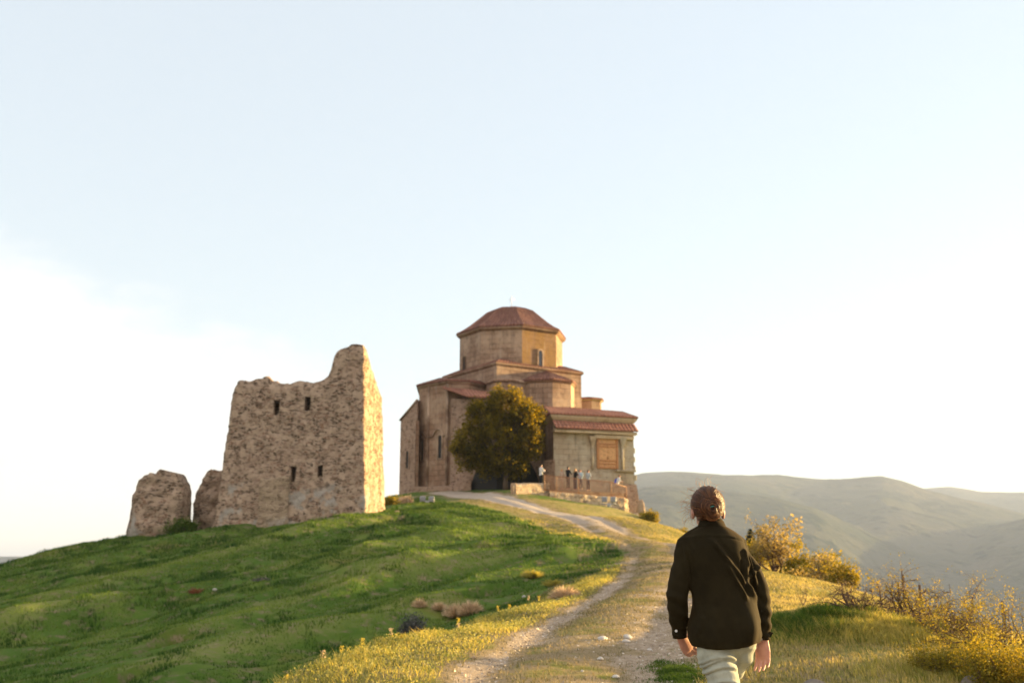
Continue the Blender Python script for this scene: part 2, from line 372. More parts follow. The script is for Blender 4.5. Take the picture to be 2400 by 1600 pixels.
def _tps_fit(C, lam=0.02):
    xy = C[:, :2] / 10.0; n = len(xy)
    d2 = ((xy[:, None] - xy[None]) ** 2).sum(-1); K = 0.5 * d2 * np.log(d2 + 1e-9) + lam * np.eye(n)
    Pm = np.c_[np.ones(n), xy]; A = np.zeros((n + 3, n + 3)); A[:n, :n] = K; A[:n, n:] = Pm; A[n:, :n] = Pm.T
    b = np.r_[C[:, 2], 0, 0, 0]; return xy, np.linalg.solve(A, b)
_txy, _tw = _tps_fit(CPn)
def _tps(x, y):
    sh = x.shape; q = np.c_[x.ravel(), y.ravel()] / 10.0; out = np.empty(len(q))
    for i in range(0, len(q), 20000):
        s = q[i:i + 20000]; d2 = ((s[:, None] - _txy[None]) ** 2).sum(-1)
        out[i:i + 20000] = 0.5 * (d2 * np.log(d2 + 1e-9)) @ _tw[:-3] + _tw[-3] + s @ _tw[-2:]
    return out.reshape(sh)
def poly_dist(x, y, pl):
    """distance to a polyline, signed + on its right-hand side"""
    best = np.full(np.shape(x), 1e9); sg = np.ones(np.shape(x))
    for a, b in zip(pl[:-1], pl[1:]):
        ax, ay, bx, by = a[0], a[1], b[0], b[1]; dx, dy = bx - ax, by - ay; L2 = dx * dx + dy * dy
        t = np.clip(((x - ax) * dx + (y - ay) * dy) / L2, 0, 1); px = ax + t * dx; py = ay + t * dy
        d = np.hypot(x - px, y - py); s = np.sign((x - px) * dy - (y - py) * dx)
        m = d < best; best = np.where(m, d, best); sg = np.where(m, np.where(s == 0, 1, s), sg)
    return best, sg
VP = [(-5.2, 2), (-3.6, 8)] + [(v.x, v.y) for v in VERGE] + [(5.2, 41), (3.2, 48), (1.0, 56), (-1.2, 64), (-4, 72)]
PP = [(p.x, p.y) for p in PATH]
def _pl(*a): return [(P(*q).x, P(*q).y) for q in a]
CREST = [(_pl((120, 1412, 42), (281, 1375, 46), (421, 1328, 50), (608, 1286, 53), (749, 1258, 56), (860, 1240, 58)), .42),
         (_pl((480, 1462, 32), (608, 1431, 34.5), (842, 1370, 38), (1030, 1337, 39.5), (1150, 1320, 41), (1290, 1308, 42)), .48),
         (_pl((420, 1575, 24.5), (561, 1538, 26), (795, 1468, 28.2), (936, 1431, 30.2), (1010, 1415, 31)), .42),
         (_pl((40, 1455, 37), (100, 1443, 38), (187, 1434, 39), (230, 1440, 39.5)), .5),
         (_pl((700, 1330, 46), (900, 1300, 48), (1100, 1262, 51), (1200, 1245, 54)), .30)]
def height_raw(x, y):
    cx = np.clip(x, -52, 30); cy = np.clip(y, -14, 112)
    z = _tps(cx, cy)
    out = np.hypot(x - cx, y - cy)
    z = z - 0.55 * out - 0.0
    d, s = poly_dist(cx, cy, VP); left = sstep(0.3, 5.0, d * -s) * (s < 0)
    far = sstep(3, 9, out) 
    # slumped turf folds on the shaded slope, running up to the right
    u = cx * 0.66 + cy * 0.75; w = -cx * 0.75 + cy * 0.66
    folds = 0.55 * (0.45 - np.abs(fbm(u / 16, w / 5.5 + 4, oct=2)) * 2.2) * 0.55 + 0.36 * fbm(u / 5.5 + 9, w / 2.3, oct=3)
    lumps = 0.07 * fbm(cx / 1.1, cy / 1.1, oct=3)
    z = z + left * (folds + lumps) * (1 - far)
    z = z + (1 - left) * (0.035 * fbm(cx / 1.3 + 5, cy / 1.3, oct=3) + 0.05 * fbm(cx / 4, cy / 4, oct=2)) * (1 - far)
    for pl, am in CREST:
        dc, sc = poly_dist(cx, cy, pl)
        z = z + am * np.where(sc > 0, np.exp(-(dc / 1.1) ** 2), np.exp(-(dc / 2.3) ** 2)) * (1 - far) * (.75 + .5 * fbm(cx / 2.5, cy / 2.5, oct=2)) - am * .45 * np.where(sc > 0, np.exp(-((dc - 2.4) / 1.2) ** 2), 0) * (1 - far)
    pd, _ = poly_dist(cx, cy, PP)
    z = z - 0.05 * np.exp(-((pd - 0.78) / 0.28) ** 2) + 0.02 * np.exp(-(pd / 0.4) ** 2)
    # verge hummock crest along the break of slope
    z = z + 0.03 * np.exp(-((d + 0.2) / 0.7) ** 2) * (cy < 45) * (1 + 0.8 * fbm(cx / 1.4, cy / 1.4, oct=2))
    # grassy mound right of the walker
    z = z + 0.26 * np.exp(-((cx - 4.9) / 1.0) ** 2 - ((cy - 15.2) / 1.2) ** 2)
    return z
def axis(lo, hi, segs):
    """segs: list of (upto, step)"""
    v = [lo]
    for up, st in segs:
        while v[-1] < up - 1e-6: v.append(min(up, v[-1] + st))
    return v
xs = axis(-52, 30, [(-20, 0.34), (-9, 0.22), (12, 0.13), (18, 0.2), (30, 0.35)])
ys = axis(-14, 112, [(6, 0.6), (24, 0.13), (45, 0.2), (90, 0.32), (112, 0.6)])
g = 1.5
while g < 400: xs.insert(0, xs[0] - g); xs.append(xs[-1] + g); ys.insert(0, ys[0] - g); ys.append(ys[-1] + g); g *= 1.22
xs = np.array(xs); ys = np.array(ys)
GX, GY = np.meshgrid(xs, ys); GZ = height_raw(GX, GY); GZ = np.maximum(GZ, -330)
def ground_z(x, y):
    x = np.asarray(x, float); y = np.asarray(y, float)
    i = np.clip(np.searchsorted(xs, x) - 1, 0, len(xs) - 2); j = np.clip(np.searchsorted(ys, y) - 1, 0, len(ys) - 2)
    fx = np.clip((x - xs[i]) / (xs[i + 1] - xs[i]), 0, 1); fy = np.clip((y - ys[j]) / (ys[j + 1] - ys[j]), 0, 1)
    return (GZ[j, i] * (1 - fx) + GZ[j, i + 1] * fx) * (1 - fy) + (GZ[j + 1, i] * (1 - fx) + GZ[j + 1, i + 1] * fx) * fy
def gz(x, y): return float(ground_z(np.array([x]), np.array([y]))[0])
nx, ny = len(xs), len(ys)
idx = np.arange(nx * ny).reshape(ny, nx)
F = np.stack([idx[:-1, :-1], idx[:-1, 1:], idx[1:, 1:], idx[1:, :-1]], -1).reshape(-1, 4)
V = np.stack([GX, GY, GZ], -1).reshape(-1, 3)
# what grows where (bare earth of the track, dry turf on the spur, green turf elsewhere)
pdist, _ = poly_dist(GX, GY, PP)
n1 = fbm(GX / 0.9, GY / 0.9, oct=4); n2 = fbm(GX / 3.5 + 7, GY / 3.5, oct=3)
rut = np.exp(-((pdist - 0.95) / np.where(_ > 0, 0.50, 0.22)) ** 2)
upper = sstep(50, 66, GY)
side = np.where(_ > 0, 0.50, 0.74 * (1 - .6 * sstep(24, 34, GY) * (1 - upper)))
dirt = np.clip(rut * side * (1 - upper * .3) + upper * np.exp(-(pdist / 1.05) ** 4) * 1.2 + 0.30 * np.exp(-(pdist / 1.9) ** 4) + 0.62 * n1 - 0.16, 0, 1) * (pdist < 3.2)
vd, vs_ = poly_dist(GX, GY, VP); vsd = vd * vs_
dry = sstep(-1.2, 0.8, vsd + 0.9 * n2) * sstep(34, 22, GX) 
dry = np.clip(dry * (0.8 + 0.5 * n2), 0, 1)
dry = np.where(GY > 76, 0.35 + 0.4 * n2, dry)
crest = np.zeros_like(GX)  # light on the crests and shade below them, put into the turf colour
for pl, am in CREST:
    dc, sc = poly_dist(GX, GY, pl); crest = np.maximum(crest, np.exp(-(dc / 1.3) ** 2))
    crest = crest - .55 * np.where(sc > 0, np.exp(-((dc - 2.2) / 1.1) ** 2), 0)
def dry_of(x, y):
    return dry_f(x, y)
mat = NT('ground_turf')
ob = mat.coord('Object'); a_d = mat.attr('dirt'); a_y = mat.attr('dry')
f1 = mat.noise(ob, 0.45, 5, 0.6); f2 = mat.noise(ob, 2.4, 6, 0.65); f3 = mat.noise(ob, 11, 6, 0.7); f4 = mat.noise(ob, 38, 4, 0.7)
green = mat.ramp(f1, [(0.25, (0.044, 0.090, 0.012)), (0.5, (0.070, 0.122, 0.018)), (0.75, (0.14, 0.175, 0.036))])
green = mat.mix(mat.math('MULTIPLY', mat.rng(f2, 0.50, 0.66), 0.85), green, (0.018, 0.052, 0.008))
green = mat.mix(mat.math('MULTIPLY', mat.rng(mat.noise(ob, 0.22, 4, 0.6), 0.56, 0.68), 0.5), green, (0.16, 0.13, 0.03))
green = mat.mix(mat.math('MULTIPLY', mat.rng(mat.noise(ob, 0.9, 5, 0.7), 0.58, 0.74), 0.8), green, (0.13, 0.14, 0.045))
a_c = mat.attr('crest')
green = mat.mix(mat.math('MULTIPLY', mat.rng(mat.math('ADD', a_c, mat.math('MULTIPLY', mat.math('SUBTRACT', f2, 0.5), 0.8)), 0.15, 1.0), 0.55), green, (0.20, 0.21, 0.06))  # crests painted paler as if catching the low sun
dryc = mat.ramp(f2, [(0.28, (0.13, 0.14, 0.030)), (0.5, (0.27, 0.225, 0.07)), (0.72, (0.42, 0.31, 0.13))])
dryc = mat.mix(mat.rng(f3, 0.52, 0.7), dryc, (0.075, 0.095, 0.028))
earth = mat.ramp(f3, [(0.3, (0.24, 0.175, 0.12)), (0.55, (0.38, 0.29, 0.205)), (0.78, (0.50, 0.41, 0.31))])
earth = mat.mix(mat.rng(f4, 0.6, 0.72), earth, (0.60, 0.54, 0.47))
brown = mat.ramp(f3, [(0.3, (0.20, 0.145, 0.085)), (0.7, (0.36, 0.26, 0.17))])
turf = mat.mix(mat.rng(mat.math('ADD', a_y, mat.math('MULTIPLY', mat.math('SUBTRACT', f3, 0.5), 0.7)), 0.30, 0.62), green, dryc)
dm = mat.rng(mat.math('ADD', a_d, mat.math('MULTIPLY', mat.math('SUBTRACT', f3, 0.5), 0.9)), 0.36, 0.62)
earth = mat.mix(mat.math('MULTIPLY', mat.attr('stony'), 0.45), earth, mat.ramp(f3, [(0.3, (0.42, 0.36, 0.31)), (0.7, (0.58, 0.51, 0.45))]))
turf = mat.mix(mat.math('MULTIPLY', mat.rng(mat.math('ADD', a_d, mat.math('MULTIPLY', mat.math('SUBTRACT', f2, 0.5), 0.8)), -0.02, 0.20), 0.8), turf, brown)
col = mat.mix(dm, turf, earth)
hh = mat.math('ADD', mat.math('MULTIPLY', f2, 0.5), mat.math('ADD', mat.math('MULTIPLY', f3, 0.6), mat.math('MULTIPLY', f4, 0.3)))
mat.fin(col, 0.95, mat.bump(hh, 0.8, 0.07), 0.05)
M['ground'] = mat.m
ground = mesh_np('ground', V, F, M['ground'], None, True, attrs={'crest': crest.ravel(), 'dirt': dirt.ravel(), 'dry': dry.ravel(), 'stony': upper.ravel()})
tag(ground, kind='structure')
def samp(A, x, y):
    i = np.clip(np.searchsorted(xs, x) - 1, 0, nx - 1); j = np.clip(np.searchsorted(ys, y) - 1, 0, ny - 1)
    return A[j, i]

# ------------------------------------------------------------------ far hills: layered ranges around a valley
def az(px): return math.degrees(math.atan2((px - 1200) / FPX, math.cos(PITCH)))
def el(py): 
    return math.tan(PITCH - math.atan((py - 800) / FPX))
RA = [(-200, 1302), (300, 1305), (700, 1304), (1150, 1304), (1280, 1220), (1400, 1140), (1495, 1119), (1561, 1117), (1620, 1122), (1684, 1128), (1745, 1127), (1806, 1122), (1860, 1127), (1908, 1131), (1975, 1131), (2041, 1128), (2090, 1139), (2130, 1155), (2200, 1176), (2300, 1200), (2450, 1240), (3000, 1260)]
RB = [(-200, 1306), (1200, 1306), (1500, 1200), (2000, 1165), (2122, 1149), (2160, 1147), (2194, 1146), (2230, 1152), (2265, 1160), (2330, 1163), (2400, 1164), (2600, 1170), (3200, 1190)]
RC = [(-200, 1340), (1300, 1340), (1400, 1180), (1500, 1138), (1560, 1135), (1640, 1141), (1720, 1150), (1800, 1165), (1880, 1188), (1960, 1225), (2040, 1262), (2150, 1310), (2300, 1350), (3200, 1380)]
RD = [(-200, 1330), (1300, 1330), (1700, 1330), (1850, 1290), (2000, 1300), (2150, 1280), (2300, 1235), (2400, 1215), (2700, 1190), (3200, 1180)]
def ridge(tab, r0, phi):
    a = np.array([az(p) for p, _ in tab]); e = np.array([el(q) for _, q in tab])
    return r0 * np.interp(phi, a, e)
rr = 260 * (26000 / 260) ** (np.linspace(0, 1, 210))
ph = np.concatenate([np.arange(-180, -30, 2.0), np.arange(-30, 36, 0.16), np.arange(36, 180.1, 2.0)])
RR, PH = np.meshgrid(rr, ph)
HX = RR * np.sin(np.radians(PH)); HY = RR * np.cos(np.radians(PH))
base = -330.0
Z = np.full(RR.shape, base)
rg = 1 - np.abs(fbm(HX / 900, HY / 900, oct=5, gain=0.55)) * 2
for tab, r0, wn_, wf, amp in ((RC, 3300, 1500, 1500, 30), (RD, 4000, 1500, 2000, 35), (RA, 5000, 2000, 2300, 45), (RB, 6600, 2200, 3000, 40)):
    H = ridge(tab, r0, PH); d = RR - r0 * (1 + 0.10 * fbm(PH / 9, PH * 0 + r0, oct=2)); 
    sh = np.where(d < 0, np.exp(-np.abs(d / wn_) ** 1.5), np.exp(-(d / wf) ** 2))
    off = 1 - np.exp(-(d / (0.35 * wn_)) ** 2)
    Z = np.maximum(Z, base + (H - base) * sh + amp * rg * off * (sh > 0.05) * np.clip((H - base) / 500, 0, 1))
Z = Z + 3 * fbm(HX / 150, HY / 150, oct=3) * np.clip(RR / 2000, 0, 1) + CAMZ
hn, hm = RR.shape; hi = np.arange(hn * hm).reshape(hn, hm)
HF = np.stack([hi[:-1, :-1], hi[1:, :-1], hi[1:, 1:], hi[:-1, 1:]], -1).reshape(-1, 4)
t = NT('far_hillside'); ob = t.coord()
a = t.noise(ob, 0.0016, 7, 0.62); b = t.noise(ob, 0.006, 6, 0.65); c = t.noise(ob, 0.02, 4, 0.6)
col = t.ramp(a, [(0.3, (0.030, 0.042, 0.026)), (0.5, (0.055, 0.060, 0.042)), (0.7, (0.095, 0.085, 0.062))])
col = t.mix(t.rng(b, 0.52, 0.66), col, (0.016, 0.026, 0.018)); col = t.mix(t.math('MULTIPLY', t.rng(c, 0.6, 0.75), 0.5), col, (0.17, 0.155, 0.09))
sp = t.voro(ob, 0.022, 'F1', 'Distance')
col = t.mix(t.math('MULTIPLY', t.math('MULTIPLY', t.rng(sp, 0.42, 0.30), t.rng(b, 0.46, 0.56)), 0.85), col, (0.010, 0.018, 0.012))
gul = t.noise(t.mapping(ob, (1, 1, 0.3)), 0.0035, 5, 0.7, 1.2)
col = t.mix(t.math('MULTIPLY', t.rng(gul, 0.54, 0.62), 0.7), col, (0.018, 0.026, 0.02))
t.fin(col, 1.0, t.bump(t.math('ADD', b, gul), 0.9, 30), 0.0)
hills = mesh_np('hills', np.stack([HX, HY, Z], -1).reshape(-1, 3), HF, t.m, None, True)
tag(hills, kind='structure')
# ------------------------------------------------------------------ masonry helpers
def prism(name, foot, z0, z1, mat, parent=None, cap=True):
    """walls over a footprint (list of (x, y), anticlockwise seen from above); z1 a number or one per corner; metre UVs"""
    n = len(foot); zt = z1 if isinstance(z1, (list, tuple)) else [z1] * n
    V = [(x, y, z0) for x, y in foot] + [(foot[i][0], foot[i][1], zt[i]) for i in range(n)]
    F = []; U = []; u = 0
    for i in range(n):
        j = (i + 1) % n; L = math.hypot(foot[j][0] - foot[i][0], foot[j][1] - foot[i][1])
        F.append((i, j, n + j, n + i)); U += [(u, z0), (u + L, z0), (u + L, zt[j]), (u, zt[i])]; u += L
    if cap: F.append(tuple(range(n, 2 * n))); U += [(x, y) for x, y in foot]
    return mesh_py(name, V, F, mat, parent, uvs=U)
def octa(c, r, off=11, n=8):
    """footprint with corners at off + k*45 degrees, angle measured from the camera side towards the right"""
    return [(c[0] + r * math.sin(R(off + 360 / n * k)), c[1] - r * math.cos(R(off + 360 / n * k))) for k in range(n)]
def grow(foot, d):
    n = len(foot); out = []
    for i in range(n):
        p = Vector(foot[i - 1]); q = Vector(foot[i]); r_ = Vector(foot[(i + 1) % n])
        a = (q - p).normalized(); b = (r_ - q).normalized()
        na = Vector((a.y, -a.x)); nb = Vector((b.y, -b.x)); m = (na + nb)
        m = m / max(0.3, m.dot(na)); out.append(tuple(q + m * d))
    return out
def roofs(name, lower, upper, mat, parent, rib=0.36, prof=None, closed=True, th=0.14, skip=()):
    """ribbed tile slopes between an eave ring and an upper ring; rows of barrel tiles run up the slope"""
    V = []; F = []; U = []
    prof = prof or [(0, 0), (1, 1)]
    n = len(lower); rngi = range(n if closed else n - 1)
    for i in rngi:
        if i in skip: continue
        j = (i + 1) % n
        a, b, c, d = (Vector(lower[i]), Vector(lower[j]), Vector(upper[j]), Vector(upper[i]))
        L = (b - a).length; k = max(1, round(L / rib)); nu = k * 4
        nrm = (b - a).cross(d - a if (d - a).length > .01 else c - a).normalized()
        if nrm.z < 0: nrm = -nrm
        rows = []
        # eave edge thickness, then the slope
        v0 = len(V); nrow = len(prof) + 1
        for r_i in range(nrow):
            f, g_ = (prof[0] if r_i == 0 else prof[r_i - 1])
            for q in range(nu + 1):
                s = q / nu; lo = a.lerp(b, s); hi = d.lerp(c, s)
                p = Vector((lo.x + (hi.x - lo.x) * f, lo.y + (hi.y - lo.y) * f, lo.z + (hi.z - lo.z) * g_))
                ribh = 0.065 * abs(math.sin(math.pi * q / 4 * 1.0)) if q not in (0, nu) else 0
                if r_i == 0: p.z -= th
                else: p += nrm * ribh
                V.append(p)
        sl = [0, th]; 
        for q in range(1, len(prof)):
            lo = a.lerp(b, .5); hi = d.lerp(c, .5)
            dx = (hi - lo).xy.length * (prof[q][0] - prof[q - 1][0]); dz = (hi.z - lo.z) * (prof[q][1] - prof[q - 1][1])
            sl.append(sl[-1] + math.hypot(dx, dz))
        for r_i in range(nrow - 1):
            for q in range(nu):
                w = nu + 1; F.append((v0 + r_i * w + q, v0 + r_i * w + q + 1, v0 + (r_i + 1) * w + q + 1, v0 + (r_i + 1) * w + q))
                u0, u1 = L * q / nu, L * (q + 1) / nu
                U += [(u0, sl[r_i]), (u1, sl[r_i]), (u1, sl[r_i + 1]), (u0, sl[r_i + 1])]
    o = mesh_py(name, V, F, mat, parent, uvs=U)
    return o
def band(name, foot, z0, z1, out0, out1, mat, parent, closed=True):
    """cornice moulding: flares from out0 at z0 to out1 at z1"""
    A = grow(foot, out0); B = grow(foot, out1); C = grow(foot, out1); n = len(foot)
    I = grow(foot, -0.05)
    V = [(x, y, z0) for x, y in A] + [(x, y, z0 + (z1 - z0) * .55) for x, y in B] + [(x, y, z1) for x, y in C] + [(x, y, z1) for x, y in I] + [(x, y, z0) for x, y in I]
    F = []; U = []; u = 0
    for i in range(n):
        j = (i + 1) % n; L = math.hypot(foot[j][0] - foot[i][0], foot[j][1] - foot[i][1])
        for k in range(3):
            F.append((k * n + i, k * n + j, (k + 1) * n + j, (k + 1) * n + i)); U += [(u, k * .2), (u + L, k * .2), (u + L, k * .2 + .2), (u, k * .2 + .2)]
        F.append((4 * n + i, 4 * n + j, j, i)); U += [(u, 0), (u + L, 0), (u + L, .1), (u, .1)]
        u += L
    return mesh_py(name, V, F, mat, parent, uvs=U)
def box(name, c, size, mat, parent=None, rz=0, bev=0.0, uvscale=1):
    sx, sy, sz = size[0] / 2, size[1] / 2, size[2] / 2
    vs_ = [Vector((x, y, z)) for z in (-sz, sz) for y in (-sy, sy) for x in (-sx, sx)]
    m = Matrix.Rotation(rz, 4, 'Z')
    V = [m @ v + Vector(c) for v in vs_]
    Fc = [(0, 2, 3, 1), (4, 5, 7, 6), (0, 1, 5, 4), (2, 6, 7, 3), (0, 4, 6, 2), (1, 3, 7, 5)]
    U = []
    for f in Fc:
        for vi in f:
            v = vs_[vi]
            U.append((v.x + v.y, v.z) if f not in ((0, 2, 3, 1), (4, 5, 7, 6)) else (v.x, v.y))
    o = mesh_py(name, V, Fc, mat, parent, uvs=U)
    if bev:
        b = o.modifiers.new('bevel', 'BEVEL'); b.width = bev; b.segments = 2
    return o
def wall_frame(a, b):
    a = Vector((a[0], a[1], 0)); b = Vector((b[0], b[1], 0)); t_ = (b - a).normalized(); n_ = Vector((t_.y, -t_.x, 0))
    return a, t_, n_
def arch_window(a, b, s, z0, w, h, parent, frame_mat, depth=0.05, pane='dark', fw=0.14, proud=0.10):
    """arched slit on the wall from a to b (outside on the right of a->b), s metres along it"""
    o, t_, n_ = wall_frame(a, b)
    c = o + t_ * s
    outline = [(-w / 2, 0), (w / 2, 0)] + [(w / 2 * math.cos(R(q)), h - w / 2 + w / 2 * math.sin(R(q))) for q in range(0, 181, 20)]
    def ring(k, d): return [c + t_ * (x * k if True else 0) + n_ * d + Vector((0, 0, z0 + (y if k == 1 else (y if y > 0.01 else -fw * .6) + (fw if y >= h - w / 2 else 0) * 1.0 * (1 if y > 0 else 0)))) for x, y in outline]
    kk = (w / 2 + fw) / (w / 2)
    n = len(outline)
    V = ring(1, 0.004) + ring(1, 0.03)
    pane_o = mesh_py('window', V, [tuple(range(n, 2 * n))] + [(i, (i + 1) % n, n + (i + 1) % n, n + i) for i in range(n)], M[pane], parent)
    Fv = ring(kk, 0.002) + ring(kk, proud) + ring(1, proud) + ring(1, 0.031)
    FF = []
    for k in range(3):
        for i in range(n): FF.append((k * n + i, k * n + (i + 1) % n, (k + 1) * n + (i + 1) % n, (k + 1) * n + i))
    mesh_py('window_frame', Fv, FF, frame_mat, pane_o, uvs=[(0, 0)] * (4 * len(FF)))
    return pane_o

# ------------------------------------------------------------------ the church
CC = (X(1199, 96, 900), 96.0)
BASE = 4.2 + 0.0
church = empty('church', (CC[0], CC[1], 0)); 
church_parts_off = Vector((-CC[0], -CC[1], 0))
tag(church, 'large brown stone church with tiled dome and octagonal drum on the hilltop', 'church')
_before = set(scene.objects)
d_foot = octa(CC, 5.14)
zdr = ZR(765, 91.2) ; ze = zdr
body_top = ZR(849, 89.3)
drum = prism('drum', d_foot, body_top - 0.6, ze, M['church'], church)
# the facet right of the near corner carries orange lichen
drum.data.materials.append(M['lichen'])
drum.data.polygons[0].material_index = 1
drum_c = band('drum_cornice', d_foot, ze - 0.34, ze, 0.03, 0.30, M['church_red'], drum)
dome_e = [(x, y, ze + 0.10) for x, y in grow(d_foot, 0.34)]
DTOP = ZR(725, 96) 
apex = [(CC[0], CC[1], DTOP)] * 8
prof = [(0, 0), (.12, .13), (.24, .30), (.42, .60), (.55, .82), (.70, .95), (.84, .995), (1, 1.0)]
roofs('dome_roof', dome_e, apex, M['tiles'], church, 0.36, prof)
roof_under = mesh_py('dome_soffit', [(x, y, ze + 0.001) for x, y in grow(d_foot, 0.36)], [tuple(range(8))], M['church_red'], drum)
# drum windows
arch_window(d_foot[0], d_foot[1], 2.05, ZR(872, 92.2), 0.42, 2.05, drum, M['church'], pane='glassy', fw=0.16)
arch_window(d_foot[6], d_foot[7], 0.95, ZR(870, 94), 0.34, 1.5, drum, M['church_red'], fw=0.08)
arch_window(d_foot[2], d_foot[3], 1.9, ZR(872, 95), 0.4, 2.0, drum, M['pale'], fw=0.12)
# cross on the dome
cr = empty('dome_cross', (CC[0], CC[1], DTOP)); tag(cr, 'thin pale metal cross standing on top of the church dome', 'cross')
def tube(V, F, pts, rad, seg=6, closed_caps=True, axis_hint=None):
    """append a tapering tube along pts to V, F (python lists)"""
    pts = [Vector(p) for p in pts]; base_i = len(V); n = len(pts)
    rads = rad if isinstance(rad, (list, tuple)) else [rad] * n
    t0 = (pts[1] - pts[0]).normalized(); ref = Vector(axis_hint) if axis_hint else (Vector((0, 0, 1)) if abs(t0.z) < .9 else Vector((1, 0, 0)))
    for i, p in enumerate(pts):
        t_ = (pts[min(i + 1, n - 1)] - pts[max(i - 1, 0)]).normalized()
        a = (ref - t_ * ref.dot(t_)); a = a.normalized() if a.length > 1e-5 else t_.orthogonal().normalized(); b = t_.cross(a); ref = a
        rx, ry = rads[i] if isinstance(rads[i], (tuple, list)) else (rads[i], rads[i])
        for k in range(seg):
            an = 2 * math.pi * k / seg; V.append(p + a * (math.cos(an) * rx) + b * (math.sin(an) * ry))
    for i in range(n - 1):
        for k in range(seg):
            k2 = (k + 1) % seg; F.append((base_i + i * seg + k, base_i + i * seg + k2, base_i + (i + 1) * seg + k2, base_i + (i + 1) * seg + k))
    if closed_caps:
        F.append(tuple(base_i + k for k in reversed(range(seg)))); F.append(tuple(base_i + (n - 1) * seg + k for k in range(seg)))
def tubes(name, specs, mat, parent=None, seg=6, smooth=True):
    V = []; F = []
    for pts, r_ in specs: tube(V, F, pts, r_, seg)
    return mesh_py(name, V, F, mat, parent, smooth)
tubes('cross_stem', [([(0, 0, -0.2), (0, 0, 0.35)], [0.05, 0.035])], M['iron'], cr)
tubes('cross_arms', [([(0, 0, 0.35), (0, 0, 1.45)], 0.032), ([(-0.27, -0.24, 0.92), (0.27, 0.24, 1.10)], 0.032)], M['whitemetal'], cr)

# square body under the drum
sq = [(CC[0] + 6.85 * math.sin(R(a)), CC[1] - 6.85 * math.cos(R(a))) for a in (-11.5, 78.5, 168.5, 258.5)]
body = prism('central_body', sq, BASE, body_top, M['church'], church)
body.data.materials.append(M['lichen'])
band('body_cornice', sq, body_top - 0.28, body_top, 0.02, 0.18, M['church_red'], body)
sq_e = [(x, y, body_top + 0.06) for x, y in grow(sq, 0.14)]
sq_i = [(x, y, body_top + 0.62) for x, y in [(CC[0] + 5.3 * math.sin(R(a)), CC[1] - 5.3 * math.cos(R(a))) for a in (-11.5, 78.5, 168.5, 258.5)]]
roofs('body_roof', sq_e, sq_i, M['tiles'], body, 0.36, th=0.08)
tubes('rain_pipe', [([(X(1196, 88.9, 920), 88.9, body_top - 2.0), (X(1196, 88.9, 920), 88.9, body_top - 4.2)], 0.11)], M['lead'], body)
# niche block with its own eave between the two apses
nb = [(X(1140, 89.7, 900), 89.7), (X(1160, 88.3, 900), 88.3), (X(1196, 88.2, 900), 88.2), (X(1240, 89.8, 900), 89.8), (X(1200, 93, 900), 93)]
znb = ZR(892, 88.2)
prism('niche_block', nb, BASE, znb, M['church'], church)
nbe = [(x, y, znb + .06) for x, y in grow(nb, 0.16)]
roofs('niche_roof', nbe, [(x, y, znb + 0.35) for x, y in grow(nb, -0.7)], M['church_red'], church, 0.36, skip=(3, 4), closed=True, th=0.12)

# south apse (right), polygonal, lit end facet
ca = (X(1279, 91.3, 900), 91.3); fa = octa(ca, 2.72); za = ZR(890, 88.8)
ap = prism('right_apse', fa, BASE, za, M['church'], church); ap.data.materials.append(M['lichen']); 
band('apse_cornice', fa, za - 0.22, za, 0.02, 0.16, M['church_red'], ap)
ae = [(x, y, za + 0.08) for x, y in grow(fa, 0.22)]
roofs('apse_roof', ae, [(ca[0] + .1, ca[1] + .9, ZR(868, 91.8))] * 8, M['tiles'], ap, 0.36)
# far small apse on the right
cb = (X(1378, 98, 950), 98); fb = octa(cb, 1.38); zb = ZR(934, 96.8)
ab = prism('far_apse', fb, BASE, zb, M['church_red'], church)
band('apse_cornice', fb, zb - 0.2, zb, 0.02, 0.2, M['pale'], ab)
roofs('apse_roof', [(x, y, zb + 0.05) for x, y in grow(fb, 0.25)], [(cb[0], cb[1], zb + 0.32)] * 8, M['tiles'], ab, 0.36)
# left apse: tall facets
W = [(X(981, 91.4, 1000), 91.4), (X(1004, 89.9, 1000), 89.9), (X(1048, 88.4, 1000), 88.4), (X(1100, 88.9, 1000), 88.9), (X(1142, 91.3, 1000), 91.3), (X(1142, 99, 1000), 99), (X(990, 99, 1000), 99)]
zw = ZR(897, 89.6)
wa = prism('left_apse', W, BASE, zw, M['church_red'], church)
band('apse_cornice', W, zw - 0.32, zw, 0.02, 0.2, M['church'], wa)
we = [(x, y, zw + 0.07) for x, y in grow(W, 0.28)]
wt = (X(1030, 92.6, 880), 93.6, ZR(882, 92.6)); wt2 = (X(1140, 94, 880), 95.0, ZR(888, 93.5))
roofs('apse_roof', we, [wt, wt, wt, wt2, wt2, wt2, wt], M['tiles'], wa, 0.36)
arch_window(W[0], W[1], 0.9, ZR(1078, 90.6), 0.42, 1.95, wa, M['church'], fw=0.12)
arch_window(W[1], W[2], 1.55, ZR(1074, 89.3), 0.42, 2.05, wa, M['church'], fw=0.12)
# arched string course joining the two windows
o_, t_, n_ = wall_frame(W[1], W[2]); zc = ZR(1022, 89.4)
pts = [o_ + t_ * s + n_ * 0.06 + Vector((0, 0, zc + dz)) for s, dz in ((0.0, 0.0), (0.5, 0.0), (0.66, 0.05), (0.78, 0.28), (1.0, 0.52), (1.3, 0.62), (1.6, 0.52), (1.82, 0.28), (1.9, 0.0), (2.5, 0.0))]
o2, t2, n2_ = wall_frame(W[0], W[1])
pts2 = [o2 + t2 * s + n2_ * 0.06 + Vector((0, 0, zc + dz)) for s, dz in ((0.3, 0.0), (0.45, 0.3), (0.9, 0.5), (1.35, 0.3), (1.5, 0.0), (1.7, 0.0))]
tubes('string_course', [(pts, 0.085), (pts2, 0.085)], M['church'], wa)
